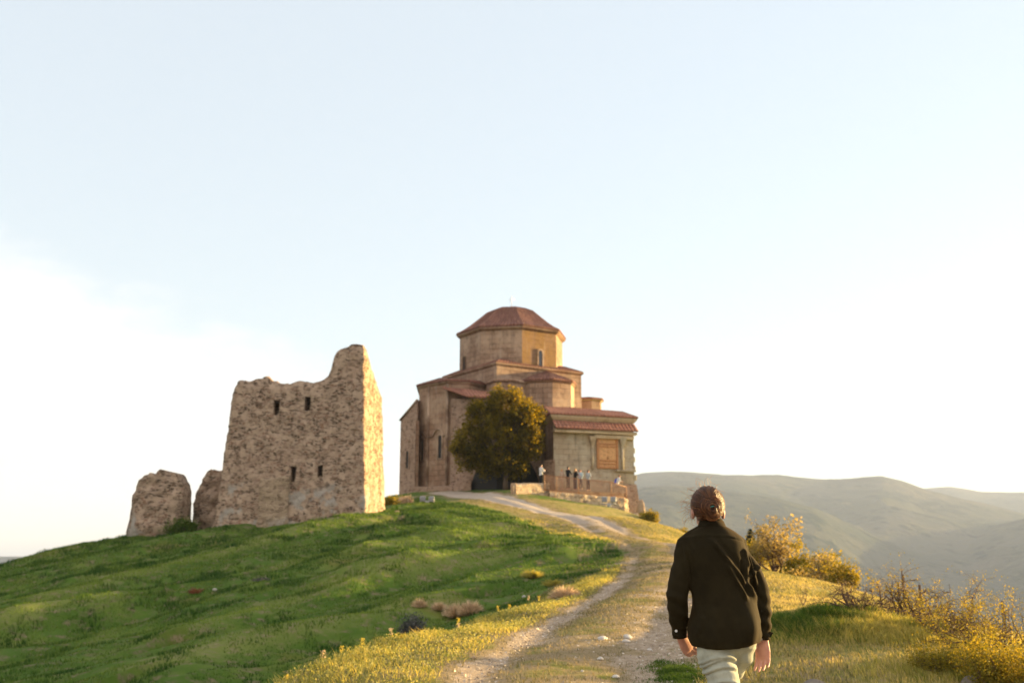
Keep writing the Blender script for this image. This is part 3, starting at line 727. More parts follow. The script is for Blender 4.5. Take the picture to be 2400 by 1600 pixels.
# dark-stained pilaster strips at the facet corners
for q, (cx_, cy_) in enumerate((W[1], W[2])):
    tubes('corner_shaft', [([(cx_, cy_ - .03, BASE), (cx_, cy_ - .03, zw - 0.3)], 0.13)], M['church'], wa, 8)
# chapel at the far left under a steep lean-to
ch = [(X(937, 92.0, 1080), 92.0), (X(976, 90.2, 1080), 90.2), (X(985, 92.6, 1080), 92.6), (X(985, 98, 1080), 98), (X(940, 99, 1080), 99)]
zl = ZR(987, 92.6); zh = ZR(932, 90.5)
chp = prism('side_chapel', ch, BASE, [zl, zh - .25, zh, zh, zl], M['chapel'], church)
tubes('lean_to_verge', [([(ch[0][0] - .08, ch[0][1] - .03, zl + .02), (ch[1][0] - .02, ch[1][1] - .05, zh - .2)], 0.09)], M['church_red'], chp)
arch_window(ch[0], ch[1], 1.2, ZR(1098, 91.5), 0.36, 1.6, chp, M['chapel'], fw=0.12)
prism('buttress_strip', [(X(973, 89.7, 1080), 89.7), (X(981, 89.9, 1080), 89.9), (X(981, 91.5, 1080), 91.5), (X(975, 91.5, 1080), 91.5)], BASE, ZR(985, 89.6), M['church_red'], church)
# corner chamber with a red roof, right of the left apse
cm_ = [(X(1056, 88.3, 1000), 88.3), (X(1097, 86.6, 1000), 86.6), (X(1165, 85.2, 1000), 85.2), (X(1268, 87.4, 1000), 87.4), (X(1268, 93, 1000), 93), (X(1056, 92, 1000), 92)]
zc1 = ZR(931, 85.4)
cmb = prism('corner_chamber', cm_, BASE, [zc1 + .35, zc1, zc1, zc1 - 1.9, zc1 - 1.2, zc1 + 1.0], M['chapel'], church)
band('chamber_cornice', [cm_[1], cm_[2], (cm_[2][0] + .6, 90), (cm_[1][0], 90)], zc1 - .30, zc1 - .02, 0.02, 0.16, M['church'], cmb)
roofs('chamber_roof', [(X(1038, 88.2, 905), 88.0, ZR(907, 88.0)), (X(1096, 85.3, 925), 85.3, ZR(927, 85.3)), (X(1168, 84.9, 930), 84.9, ZR(931, 84.9)), (X(1190, 85.9, 930), 85.9, ZR(934, 85.9))],
      [(X(1044, 89.4, 900), 89.6, ZR(903, 89.4)), (X(1085, 88.8, 910), 88.8, ZR(911, 88.8)), (X(1150, 89.2, 915), 89.2, ZR(919, 89.2)), (X(1215, 90, 915), 90, ZR(921, 90))], M['tiles_new'], cmb, 0.36, closed=False)
# near-black sheet on the wall: the deep shade under the tree, painted
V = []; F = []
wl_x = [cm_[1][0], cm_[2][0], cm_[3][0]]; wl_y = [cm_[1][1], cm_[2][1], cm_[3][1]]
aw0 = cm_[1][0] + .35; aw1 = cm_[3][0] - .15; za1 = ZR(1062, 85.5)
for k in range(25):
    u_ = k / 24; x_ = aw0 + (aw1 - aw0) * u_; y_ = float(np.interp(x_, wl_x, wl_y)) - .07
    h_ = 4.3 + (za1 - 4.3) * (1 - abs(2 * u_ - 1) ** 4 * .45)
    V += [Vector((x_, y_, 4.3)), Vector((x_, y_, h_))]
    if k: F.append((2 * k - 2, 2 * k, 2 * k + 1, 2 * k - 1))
aw = mesh_py('shade_panel', V, F, M['dark'], cmb); sd = aw.modifiers.new('s', 'SOLIDIFY'); sd.thickness = .05
# rough footing course
foot_ = [(X(970, 89.4, 1140), 89.2), (X(1050, 87.8, 1140), 87.6), (X(1085, 86.2, 1140), 86.2), (X(1104, 86.2, 1140), 85.9), (X(1104, 90, 1140), 90), (X(980, 92, 1140), 92)]
prism('footing', foot_, BASE, [ZR(1140, 89), ZR(1138, 88), ZR(1128, 86), ZR(1122, 86), 6, 6], M['chapel'], church)

# porch on the right: two stacked red roofs over a pale green-grey wall
p0 = (X(1297, 84.0, 1000), 84.0); p1 = (X(1484, 86.6, 1000), 86.6); 
_, pt, pn = wall_frame(p0, p1)
p2 = (p1[0] - pn.x * 7.5, p1[1] - pn.y * 7.5); p3 = (X(1268, 90.5, 1000), 90.5)
pf = [p0, p1, p2, p3]
zp = ZR(982, 84)       # top of upper wall
porch = prism('porch', pf, 2.4, zp, M['porch'], church)
porch.data.materials.append(M['church_red']); porch.data.polygons[3].material_index = 1
zt0 = ZR(968, 83.6)
band('upper_cornice', pf, zp - 0.04, zt0, 0.05, 0.28, M['pale'], porch)
ue = [(x, y, zt0 + .05) for x, y in grow(pf, 0.36)]
ridge_l = (X(1272, 89.5, 950), 89.5, ZR(950, 89.5)); ridge_m = (X(1400, 90.5, 950), 90.5, ZR(953, 90.5)); ridge_r = (X(1462, 90.0, 965), 90.0, ZR(965, 90.0))
roofs('upper_roof', [ue[0], ue[1], ue[2], ue[3]], [ridge_l, ridge_r, ridge_r, ridge_l], M['tiles_new'], porch, 0.36)
# second, lower roof in front
lo_f = [tuple(Vector(p0) + Vector((pn.x, pn.y)) * .02), tuple(Vector(p1) + Vector((pn.x, pn.y)) * .02)]
zl1 = ZR(985, 84); zl0 = ZR(1001, 83.5); off = 0.75
lw = [(p0[0] - pt.x * .12, p0[1] - pt.y * .12), (p1[0] + pt.x * .12, p1[1] + pt.y * .12)]
low_e = [(x + pn.x * off, y + pn.y * off, zl0) for x, y in lw]; low_t = [(x + pn.x * .02, y + pn.y * .02, zl1) for x, y in lw]
roofs('lower_roof', low_e, low_t, M['tiles_new'], porch, 0.36, closed=False, th=.1)
cx0 = (Vector(p0) + Vector(p1)) / 2; Lp = (Vector(p1) - Vector(p0)).length; rzp = math.atan2(pt.y, pt.x)
def onwall(s, z, out): 
    v = Vector((p0[0], p0[1], 0)) + pt * s + pn * out; v.z = z; return v
box('lower_cornice', onwall(Lp / 2, zl0 - .24, 0.30), (Lp + .2, 0.56, 0.26), M['pale'], porch, rzp, 0.04)
box('door_lintel', onwall(Lp * .735, zl0 - .58, 0.20), (Lp * .50, 0.36, 0.30), M['pale'], porch, rzp, 0.04)
# right edge: rough broken stones
for k in range(9):
    zz = 4.0 + k * 0.78
    box('edge_stone', onwall(Lp + .02 + .09 * random.random(), zz, -0.32 - .1 * random.random()), (0.26 + .14 * random.random(), 0.5, .46), M['porch'], porch, rzp + random.uniform(-.1, .1), 0.06)
# blocked doorway with boarded double door
ds = (X(1424, 85.2, 1060) - p0[0]) / pt.x
dz0 = ZR(1097, 85.2); dz1 = ZR(1024, 85.2); dw = 2.0
door = box('door', onwall(ds, (dz0 + dz1) / 2, 0.02), (dw, 0.14, dz1 - dz0), M['wood'], porch, rzp)
dh = dz1 - dz0
for s_, w_, zz, h_ in ((-dw / 2 + .09, .18, (dz0 + dz1) / 2, dh), (dw / 2 - .09, .18, (dz0 + dz1) / 2, dh)):
    box('door_jamb', onwall(ds + s_, zz, 0.13), (w_, .12, h_), M['wood_dark'], door, rzp, 0.02)
for zz, h_ in ((dz0 + .12, .16), (dz0 + .42, .12), (dz0 + .70, .12), (dz1 - .78, .14), (dz1 - .55, .10)):
    box('door_rail', onwall(ds, zz, 0.115), (dw - .38, .08, h_), M['wood_dark'], door, rzp, 0.02)
for s_ in (-.41, .41):
    box('door_leaf', onwall(ds + s_, (dz0 + dz1) / 2 - .05, 0.10), (.78, .045, dh * .42), M['wood'], door, rzp, 0.015)
box('door_latch', onwall(ds, dz0 + .92, 0.15), (.16, .08, .12), M['iron'], door, rzp)
# engaged capitals and shafts at both sides of the doorway
for s_ in (-1.42, 1.42):
    V = []; F = []
    c_ = onwall(ds + s_, 0, 0.10)
    tube(V, F, [c_ + Vector((0, 0, z)) for z in (dz1 - .95, dz1 - .72, dz1 - .35, dz1 + .05)], [(.14), (.16), (.34), (.46)], 4, axis_hint=tuple((pt + pn)))
    mesh_py('capital', V, F, M['pale'] if s_ < 0 else M['porch'], porch, uvs=[(0, 0)] * sum(len(f) for f in F))
    tubes('door_shaft', [([c_ + Vector((0, 0, z)) for z in (dz0 - 0.1, dz1 - .95)], .12)], M['porch'], porch, 8)
box('side_ledge', onwall(Lp - .9, ZR(1103, 86.2), 0.12), (1.9, .35, .16), M['porch'], porch, rzp, .03)
# lower buttress that thickens towards the cliff
b0 = onwall(Lp - .7, 0, .05); b1 = onwall(Lp + .25, 0, .05)
V = []; F = []; U = []
lev = [(0.6, 0.95, 0.9), (2.6, .60, .6), (4.6, .32, .3), (6.4, .12, .1), (7.3, .0, .0)]
for z, r_, o in lev:
    for s_, q in ((Lp - 1.0, o + .05), (Lp + .15 + r_, o * .7 + .05), (Lp + .15 + r_, -3.0), (Lp - 1.0, -3.0)): V.append(onwall(s_, z, q))
for k in range(len(lev) - 1):
    for i in range(4):
        j = (i + 1) % 4; F.append((k * 4 + i, k * 4 + j, k * 4 + 4 + j, k * 4 + 4 + i)); U += [(i, lev[k][0]), (i + 1, lev[k][0]), (i + 1, lev[k + 1][0]), (i, lev[k + 1][0])]
F.append(tuple(range(len(V) - 4, len(V)))); U += [(0, 0)] * 4
mesh_py('buttress', V, F, M['chapel'], porch, uvs=U)
# low stone annexe in the shade between tree and porch
an = [(X(1273, 84.6, 1100), 84.6), (X(1300, 83.9, 1100), 83.4), (X(1300, 86, 1100), 86), (X(1276, 87, 1100), 87)]
prism('annexe', an, BASE, ZR(1077, 84), M['chapel'], church)
for o in set(scene.objects) - _before:
    if o.parent == church: o.location = church_parts_off
    if o.name.startswith('dome_cross'): pass

# ------------------------------------------------------------------ terrace, parapets, railing, floodlights
def rough_wall(name, foot, z0, ztop, mat, amp=0.06, res=0.16, parent=None, capres=3):
    """a low masonry wall with uneven faces and top: grid skin over a footprint"""
    n = len(foot); pts = []; zt = []
    for i in range(n):
        j = (i + 1) % n; L = math.hypot(foot[j][0] - foot[i][0], foot[j][1] - foot[i][1]); k = max(1, int(L / res))
        for q in range(k):
            s = q / k; pts.append((foot[i][0] * (1 - s) + foot[j][0] * s, foot[i][1] * (1 - s) + foot[j][1] * s)); zt.append(ztop[i] * (1 - s) + ztop[j] * s)
    pts = np.array(pts); zt = np.array(zt); m = len(pts); hmax = zt.max() - z0; rows = max(2, int(hmax / res))
    c = pts.mean(0); nrm = np.roll(pts, -1, 0) - np.roll(pts, 1, 0); nrm = np.c_[nrm[:, 1], -nrm[:, 0]]; nrm /= np.linalg.norm(nrm, axis=1)[:, None] + 1e-9
    V = []
    for r_ in range(rows + 1):
        f = r_ / rows; z = z0 + (zt - z0) * f
        d = amp * fbm(pts[:, 0] * 1.6, pts[:, 1] * 1.6, z * 2.2, oct=3) * 1.6 - 0.05 * (r_ == rows)
        V.append(np.c_[pts + nrm * d[:, None], z + (0.05 * fbm(pts[:, 0] * 2, pts[:, 1] * 2) if r_ == rows else 0)])
    V = np.concatenate(V); ii = np.arange((rows + 1) * m).reshape(rows + 1, m)
    F = np.stack([ii[:-1], np.roll(ii[:-1], -1, 1), np.roll(ii[1:], -1, 1), ii[1:]], -1).reshape(-1, 4)
    me = mesh_py(name, [tuple(v) for v in V], [tuple(int(q) for q in f) for f in F] + [tuple(int(q) for q in ii[-1])], mat, parent)
    return me
w0 = P(1288, 1152, 79.2); w1 = P(1472, 1170, 82.2)
tw = rough_wall('terrace_wall', [(w0.x, w0.y), (w1.x - .3, w1.y), (w1.x + .1, w1.y + .5), (w1.x - .2, w1.y + 1.6), (w0.x, w0.y + 1.2)], 1.6, [ZR(1151, 79.2), ZR(1165, 81.5), ZR(1168, 82), ZR(1168, 83), ZR(1151, 79.8)], M['parapet'])
tag(tw, 'low rubble retaining wall lit gold below the terrace railing', 'stone wall')
lw_ = rough_wall('stone_parapet', [(P(1203, 1140, 77.6).x, 77.6), (P(1288, 1140, 79.9).x, 79.9), (P(1284, 1140, 80.7).x, 80.7), (P(1207, 1140, 78.9).x, 78.9)], 3.6, [ZR(1136, 77.6), ZR(1131, 79.9), ZR(1131, 80.5), ZR(1132, 79)], M['parapet'], 0.05)
tag(lw_, 'pale sunlit stone parapet block at the left end of the railing', 'stone parapet')
sp = rough_wall('stone_block', [(P(1197, 1140, 77.9).x, 77.9), (P(1210, 1140, 77.9).x, 77.7), (P(1212, 1140, 78.5).x, 78.5), (P(1197, 1140, 78.5).x, 78.6)], 3.6, [ZR(1131, 78)] * 4, M['rock_brown'], 0.03)
tag(sp, 'small upright shaded stone at the left tip of the parapet', 'stone block')
# terrace floor slab (stone)
tf = prism('terrace_floor', [(w0.x, w0.y + 1.0), (w1.x - .2, w1.y + 1.2), (w1.x - .3, w1.y + 4.5), (w0.x - .4, 86.5)], 1.5, ZR(1149, 80.2), M['parapet'])
tag(tf, kind='structure')
# railing
rail = empty('terrace_railing', (w0.x, w0.y, 4.8)); tag(rail, 'rusty iron railing of close upright bars along the terrace edge', 'railing')
ra = P(1276, 1113, 79.5); rb = P(1432, 1129, 82.3); rc = P(1468, 1141, 83.0)
ra_b = P(1276, 1150, 79.5); rb_b = P(1432, 1164, 82.3); rc_b = P(1468, 1169, 83.0)
def rl(o): o.location = -Vector((w0.x, w0.y, 4.8)); return o
rl(tubes('top_rail', [([ra, rb, rc], 0.032)], M['iron'], rail)); rl(tubes('bottom_rail', [([ra_b + Vector((0, 0, .1)), rb_b + Vector((0, 0, .1)), rc_b + Vector((0, 0, .1))], 0.022)], M['iron'], rail))
nbal = 40
for k in range(nbal + 1):
    f = k / nbal; a = ra.lerp(rb, f); b = ra_b.lerp(rb_b, f)
    o = rl(tubes('post' if k in (0, 7, 20, nbal) else 'baluster', [([b, a], 0.04 if k in (0, 7, 20, nbal) else 0.026)], M['iron'], rail, 5))
for k in range(1, 12):
    f = k / 11; a = rb.lerp(rc, f); b = rb_b.lerp(rc_b, f)
    rl(tubes('post' if k == 11 else 'baluster', [([b, a], 0.035 if k == 11 else 0.026)], M['iron'], rail, 5))
# pale board fixed behind the end of the railing
pb = box('notice_board', P(1452, 1146, 83.6), (1.0, .05, .72), M['parapet'], None, R(20)); tag(pb, 'pale blank panel behind the right end of the terrace railing', 'panel')

def floodlights(px, py, d, sc=1.0, rz=0, label=''):
    b = P(px, py, d); z = gz(b.x, b.y)
    root = empty('floodlight', (b.x, b.y, z), rz); tag(root, label, 'floodlight', 'twin floodlights facing the monuments')
    h = b.z - z
    tubes('stand', [([(0, 0, -.1), (0, 0, h * .45)], .07)], M['steel'], root, 8)
    box('control_box', (0, -.06, h * .38), (.42 * sc, .26, .26 * sc), M['steel'], root, 0, .03)
    tubes('crossbar', [([(-.75 * sc, 0, h * .55), (.75 * sc, 0, h * .55)], .04)], M['steel'], root)
    for s in (-.44, .44):
        hd = box('lamp_head', (s * sc, 0, h * .95 + .1), (.56 * sc, .30, .56 * sc), M['steel'], root, 0, .06)
        box('lamp_face', (s * sc, -.165, h * .95 + .1), (.44 * sc, .025, .42 * sc), M['lamp_glass'], hd)
        tubes('yoke', [([(s * sc, 0, h * .5), (s * sc, 0, h * .75)], .03)], M['steel'], hd)
    return root
floodlights(1001, 1172, 73, .72, R(8), 'twin floodlight on a short stand beside the ruined tower')
floodlights(1427, 1172, 78.5, .78, R(-4), 'twin floodlight on a short stand before the terrace wall')
# ------------------------------------------------------------------ ruined tower
def ring_resample(foot, res, corner=0.5, it=6):
    """closed polygon -> evenly spaced points with rounded corners"""
    pts = []
    n = len(foot)
    for i in range(n):
        j = (i + 1) % n; L = math.hypot(foot[j][0] - foot[i][0], foot[j][1] - foot[i][1]); k = max(2, int(L / res))
        for q in range(k): s = q / k; pts.append((foot[i][0] * (1 - s) + foot[j][0] * s, foot[i][1] * (1 - s) + foot[j][1] * s))
    a = np.array(pts)
    for _ in range(it): a = a * .5 + (np.roll(a, 1, 0) + np.roll(a, -1, 0)) * .25
    return a
RD_ = 62.0
rb_ = {'FL': (X(496, 62.4, 1230), 62.4), 'FR': (X(862, 61.6, 1150), 61.6), 'BR': (X(909, 67.5, 1180), 67.5), 'BL': (X(545, 70.0, 1230), 70.0)}
rt_ = {'FL': (X(549, 63.3, 900), 63.3), 'FR': (X(853, 62.5, 900), 62.5), 'BR': (X(896, 66.8, 900), 66.8), 'BL': (X(580, 69.0, 900), 69.0)}
keys = ['FL', 'FR', 'BR', 'BL']
ruin_o = empty('ruined_tower', (rb_['FL'][0], rb_['FL'][1], 2.0)); tag(ruin_o, 'tall broken square tower of brown rubble masonry left of the church', 'ruined tower')
def edgepts(a, b, n, dome=0.0):
    return [(a[0] + (b[0] - a[0]) * i / n, a[1] + (b[1] - a[1]) * i / n) for i in range(n)]
NS = [92, 62, 84, 62]
Bp = np.array(sum([edgepts(rb_[keys[i]], rb_[keys[(i + 1) % 4]], NS[i]) for i in range(4)], []))
Tp = np.array(sum([edgepts(rt_[keys[i]], rt_[keys[(i + 1) % 4]], NS[i]) for i in range(4)], []))
for _ in range(6):
    Bp = Bp * .5 + (np.roll(Bp, 1, 0) + np.roll(Bp, -1, 0)) * .25; Tp = Tp * .5 + (np.roll(Tp, 1, 0) + np.roll(Tp, -1, 0)) * .25
m = len(Bp)
# wall-top heights: front from the photograph, right side falling away, back low
ftop = [(545, 897), (560, 893), (590, 891), (608, 885), (622, 882), (634, 890), (650, 899), (672, 902), (690, 896), (705, 894), (722, 896), (742, 894), (757, 887), (768, 878), (774, 862), (779, 840), (786, 824), (796, 815), (815, 812), (838, 808), (850, 813)]
zt = np.zeros(m)
for i in range(m):
    x, y = Tp[i]
    if i < NS[0]:
        pxx = 1200 + FPX * x / (y * math.cos(PITCH) + (11) * math.sin(PITCH)); zt[i] = ZR(np.interp(pxx, [p for p, _ in ftop], [q for _, q in ftop]), y)
    elif i < NS[0] + NS[1]:
        f = (i - NS[0]) / NS[1]; zt[i] = np.interp(f, [0, .12, .3, .5, .7, 1.0], [ZR(810, 62.5), ZR(813, 63), ZR(832, 64), ZR(858, 65), ZR(885, 66), ZR(930, 67)])
    elif i < sum(NS[:3]):
        f = (i - NS[0] - NS[1]) / NS[2]; zt[i] = np.interp(f, [0, .1, .3, .7, 1], [ZR(945, 67), 8.4, 6.5, 6.0, 8.0])
    else:
        f = (i - sum(NS[:3])) / NS[3]; zt[i] = np.interp(f, [0, .3, .7, 1], [8.0, 8.8, 10.2, ZR(897, 63.3)])
zt = zt + 0.13 * fbm(Tp[:, 0] * 1.4, Tp[:, 1] * 1.4, oct=3) + 0.07 * vnoise(Tp[:, 0] * 4.2, Tp[:, 1] * 4.2)
ZB = 0.2; ZREF = 12.3
rows = 92; th = 1.15
cen = Bp.mean(0)
def rpos(P_, Q_, f_z):   # batter: steeper higher up
    g_ = np.clip((f_z - 2.2) / (ZREF - 2.2), -.3, 1.1)[:, None]
    return P_ + (Q_ - P_) * g_
nrm = np.roll(Bp, -1, 0) - np.roll(Bp, 1, 0); nrm = np.c_[nrm[:, 1], -nrm[:, 0]]; nrm /= np.linalg.norm(nrm, axis=1)[:, None]
# bulge of the side wall lower down (rounded lit flank)
Vr = []
for r_ in range(rows + 1):
    f = r_ / rows; z = ZB + (zt - ZB) * f; p = rpos(Bp, Tp, z)
    rough = 0.07 * fbm(p[:, 0] * .9, p[:, 1] * .9, z * 1.1, oct=3) + 0.08 * fbm(p[:, 0] * 2.6, p[:, 1] * 2.6, z * 3.4, oct=3)
    erode = -0.17 * sstep(0.5, 0.0, zt - z)          # crumbling top edge
    lowb = 0.16 * sstep(3.4, 2.6, z)
    Vr.append(np.c_[p + nrm * (rough + erode + lowb)[:, None], z])
for k, (q, dz) in enumerate(((.35, .10), (.7, .06), (1.0, -.12))):
    p = rpos(Bp, Tp, zt) - nrm * (0.28 + th * q * .8)
    Vr.append(np.c_[p, zt + dz + .07 * fbm(p[:, 0] * 3, p[:, 1] * 3)])
for r_ in range(1, 9):
    f = 1 - r_ / 8; z = 2.5 + (zt - 2.5) * f; p = rpos(Bp, Tp, z) - nrm * (th + .2)
    Vr.append(np.c_[p, z])
nr = len(Vr); Va = np.concatenate(Vr)
ii = np.arange(nr * m).reshape(nr, m)
# embrasures: push the wall in behind each slit and line the hole with its own dark window part
slots = [(648, 955, .24, .80), (721, 946, .24, .78), (688, 1110, .24, .80), (750, 1104, .20, .66)]
loc = Vector((rb_['FL'][0], rb_['FL'][1], 2.0))
wins = []
for (px, py, w, h) in slots:
    c = P(px, py, 62.6)
    # find nearest front ring point to fix the real depth
    best = np.argmin(np.abs(Va[:rows * m, 0] - c.x) + np.abs(Va[:rows * m, 2] - c.z) + 5 * (Va[:rows * m, 1] > 65)); yv = Va[best, 1]
    c = P(px, py, yv); wins.append((c, w, h))
F4 = np.stack([ii[:-1], np.roll(ii[:-1], -1, 1), np.roll(ii[1:], -1, 1), ii[1:]], -1).reshape(-1, 4)
cenF = Va[F4].mean(1); keep = np.ones(len(F4), bool)
for c, w, h in wins:
    inside = (np.abs(cenF[:, 0] - c.x) < w / 2 + .04) & (np.abs(cenF[:, 2] - c.z) < h / 2 + .03) & (cenF[:, 1] < 65) & (np.arange(len(F4)) < rows * m)
    keep &= ~inside
Va_l = Va - np.array(loc)
wall = mesh_np('tower_wall', Va_l, F4[keep], M['ruin'], ruin_o, False)
wall.data.materials[0] = M['ruin']
for c, w, h in wins:
    x0, x1 = c.x - w / 2 - .06, c.x + w / 2 + .06; z0, z1 = c.z - h / 2 - .08, c.z + h / 2 + .08; y0, y1 = c.y - .02, c.y + 1.0
    V = [(x0, y0, z0), (x1, y0, z0), (x1, y0, z1), (x0, y0, z1), (x0, y1, z0), (x1, y1, z0), (x1, y1, z1), (x0, y1, z1)]
    V = [Vector(v) - loc for v in V]
    mesh_py('window', V, [(0, 1, 5, 4), (1, 2, 6, 5), (2, 3, 7, 6), (3, 0, 4, 7), (4, 5, 6, 7)], M['ruin'], ruin_o)
# plastered-up doorway low in the front wall
yb = Va[:rows * m][(np.abs(Va[:rows * m, 0] - X(640, 62.3)) < .8) & (Va[:rows * m, 2] < 4.6) & (Va[:rows * m, 2] > 2.6) & (Va[:rows * m, 1] < 65)][:, 1].min()
bd = rough_wall('blocked_doorway', [(X(606, 62), yb + .10), (X(676, 62), yb + .10), (X(676, 62), yb + .5), (X(606, 62), yb + .5)], 2.0, [ZR(1122, 62), ZR(1112, 62), ZR(1112, 62), ZR(1122, 62)], M['plaster'], .07, .16, ruin_o)
bd.location = -Vector(ruin_o.location)

# ------------------------------------------------------------------ ruin fragments left of the tower
def fragment(name, outline, d, thick, label, zb, seed=0, mat=None):
    """upright lump of masonry: silhouette given by (px, py) top outline, real thickness and rounded ends"""
    xsf = np.array([P(p, q, d).x for p, q in outline]); zsf = np.array([ZR(q, d) for p, q in outline])
    nu = 70; nv = 46
    xx = np.linspace(xsf[0], xsf[-1], nu); top = np.interp(xx, xsf, zsf) + .16 * vnoise(xx * 2.6 + seed, xx * 0) + .12 * np.round(vnoise(xx * 1.7 + 3 * seed, xx * 0 + 1) * 2) / 2
    V = []
    for s in (0, 1):
        for j in range(nv + 1):
            f = j / nv; z = zb + (top - zb) * f
            e = np.clip(1 - ((xx - xx.mean()) / (xx[-1] - xx[0]) * 2) ** 2, 0, 1) ** .45
            tt = thick * e * (1 - .35 * f ** 3) * .5
            y = d + (-tt if s == 0 else tt * 1.6) + (1 - 2 * s) * 0.30 * fbm(xx * 1.3 + seed, z * 1.6, z * 0, oct=4) * -1
            sh = .14 * fbm(xx * .6 + 5, z * 2.6 + seed, oct=3)
            V.append(np.c_[xx + sh, y, z + (0.05 * vnoise(xx * 5, xx * 0 + seed) * f)])
    V = np.concatenate(V); i2 = np.arange(2 * (nv + 1) * nu).reshape(2, nv + 1, nu)
    A = np.stack([i2[0, :-1, :-1], i2[0, :-1, 1:], i2[0, 1:, 1:], i2[0, 1:, :-1]], -1).reshape(-1, 4)
    B = np.stack([i2[1, :-1, :-1], i2[1, 1:, :-1], i2[1, 1:, 1:], i2[1, :-1, 1:]], -1).reshape(-1, 4)
    T = np.stack([i2[0, -1, :-1], i2[0, -1, 1:], i2[1, -1, 1:], i2[1, -1, :-1]], -1).reshape(-1, 4)
    Lh = np.stack([i2[0, :-1, 0], i2[0, 1:, 0], i2[1, 1:, 0], i2[1, :-1, 0]], -1); Rh = np.stack([i2[0, :-1, -1], i2[1, :-1, -1], i2[1, 1:, -1], i2[0, 1:, -1]], -1)
    o = mesh_np(name, V, np.concatenate([A, B, T, Lh, Rh]), mat or M['ruin'], None, False)
    tag(o, label, 'ruined wall', 'broken wall pieces left of the tower'); return o
fragment('ruined_wall', [(299, 1262), (306, 1222), (315, 1180), (325, 1145), (338, 1128), (352, 1120), (370, 1108), (400, 1105), (418, 1112), (432, 1125), (438, 1150), (437, 1190), (441, 1215), (444, 1245)], 63.5, 2.6,
         'rounded stump of brown masonry standing alone at the far left', -0.5, 3)
fragment('ruined_wall', [(452, 1240), (455, 1205), (462, 1170), (474, 1140), (488, 1122), (503, 1108), (520, 1100), (545, 1100), (560, 1120)], 66.5, 2.4,
         'grey sloping masonry lump leaning against the left side of the tower', 0.2, 8)
# ------------------------------------------------------------------ leaves, grass, trees, bushes, stones
def leaves_mesh(name, C, size, mat, parent=None, var=0.5, rnd=None, aspect=0.6, up=0.0):
    """one small four-cornered leaf per point, turned at random"""
    n = len(C); a = rng.normal(size=(n, 3)); a[:, 2] += up; a /= np.linalg.norm(a, axis=1)[:, None]
    b = rng.normal(size=(n, 3)); b -= a * (a * b).sum(1)[:, None]; b /= np.linalg.norm(b, axis=1)[:, None]
    s = (size * (1 + var * rng.uniform(-1, 1, n)))[:, None]
    V = np.empty((n, 4, 3)); V[:, 0] = C - a * s * .5; V[:, 1] = C + b * s * aspect * .5; V[:, 2] = C + a * s * .5; V[:, 3] = C - b * s * aspect * .5
    r = rng.random(n) if rnd is None else rnd
    return mesh_np(name, V.reshape(-1, 3), np.arange(n * 4).reshape(n, 4), mat, parent, False, attrs={'rnd': np.repeat(r, 4)})
def blades(name, x, y, h, w, mat, lean=0.35, rnd=None, curl=True, wind=(-0.25, 0.1), z=None, parent=None):
    n = len(x); z = ground_z(x, y) - 0.012 if z is None else z
    an = rng.uniform(0, 2 * np.pi, n); dx = np.cos(an); dy = np.sin(an)
    la = rng.uniform(0, 2 * np.pi, n); lm = lean * h * rng.uniform(0.2, 1, n)
    lx = np.cos(la) * lm + wind[0] * h * .5; ly = np.sin(la) * lm + wind[1] * h * .5
    r = rng.random(n) if rnd is None else rnd
    if curl:
        V = np.empty((n, 5, 3))
        V[:, 0] = np.c_[x - dx * w / 2, y - dy * w / 2, z]; V[:, 1] = np.c_[x + dx * w / 2, y + dy * w / 2, z]
        V[:, 2] = np.c_[x + dx * w * .4 + lx * .35, y + dy * w * .4 + ly * .35, z + h * .58]; V[:, 3] = np.c_[x - dx * w * .4 + lx * .35, y - dy * w * .4 + ly * .35, z + h * .58]
        V[:, 4] = np.c_[x + lx, y + ly, z + h]
        i = np.arange(n)[:, None] * 5
        Fq = i + np.array([[0, 1, 2, 3]]); Ft = i + np.array([[3, 2, 4]])
        return mesh_np(name, V.reshape(-1, 3), [Fq, Ft], mat, parent, False, attrs={'rnd': np.repeat(r, 5)})
    V = np.empty((n, 3, 3)); V[:, 0] = np.c_[x - dx * w / 2, y - dy * w / 2, z]; V[:, 1] = np.c_[x + dx * w / 2, y + dy * w / 2, z]; V[:, 2] = np.c_[x + lx, y + ly, z + h]
    return mesh_np(name, V.reshape(-1, 3), np.arange(n * 3).reshape(n, 3), mat, parent, False, attrs={'rnd': np.repeat(r, 3)})
def scatter(n, x0, x1, y0, y1):
    return rng.uniform(x0, x1, n), rng.uniform(y0, y1, n)
def inframe(x, y, m=0.08):
    yy_ = np.maximum(y, 0.1); return (np.abs(x) / yy_ < 0.535 + m) | (y < 6)
def vsd_of(x, y): d, s = poly_dist(x, y, VP); return d * s
def pd_of(x, y): d, s = poly_dist(x, y, PP); return d * s

# --- shaded hillside turf
x, y = scatter(620000, -34, 9, 14, 82)
dens = np.clip(1.25 - y / 90, .3, 1)
k = inframe(x, y) & (vsd_of(x, y) < 0.3) & (rng.random(len(x)) < dens) & (fbm(x / .8, y / .8, oct=3) > -.35)
k &= pd_of(x, y) < -1.35
k &= ~((x > X(500, 62)) & (x < -8.2) & (y > 61))
x, y = x[k], y[k]
pat = fbm(x / 3.5, y / 1.8, oct=3); tus = np.clip(fbm(x / .9 + 8, y / .9, oct=2) * 1.6, 0, 1)
r = np.clip(.40 + .5 * pat + .45 * samp(crest, x, y) - .55 * tus + .2 * rng.normal(size=len(x)), 0, 1)  # blades take the same painted crest light and downhill shade
hgt = (.05 + .05 * rng.random(len(x)) + .10 * tus) * np.clip(y / 40, .7, 1.3)
g1 = blades('hill_grass', x, y, hgt, .012 + .0007 * y, M['grass_shade'], rnd=r, curl=False)
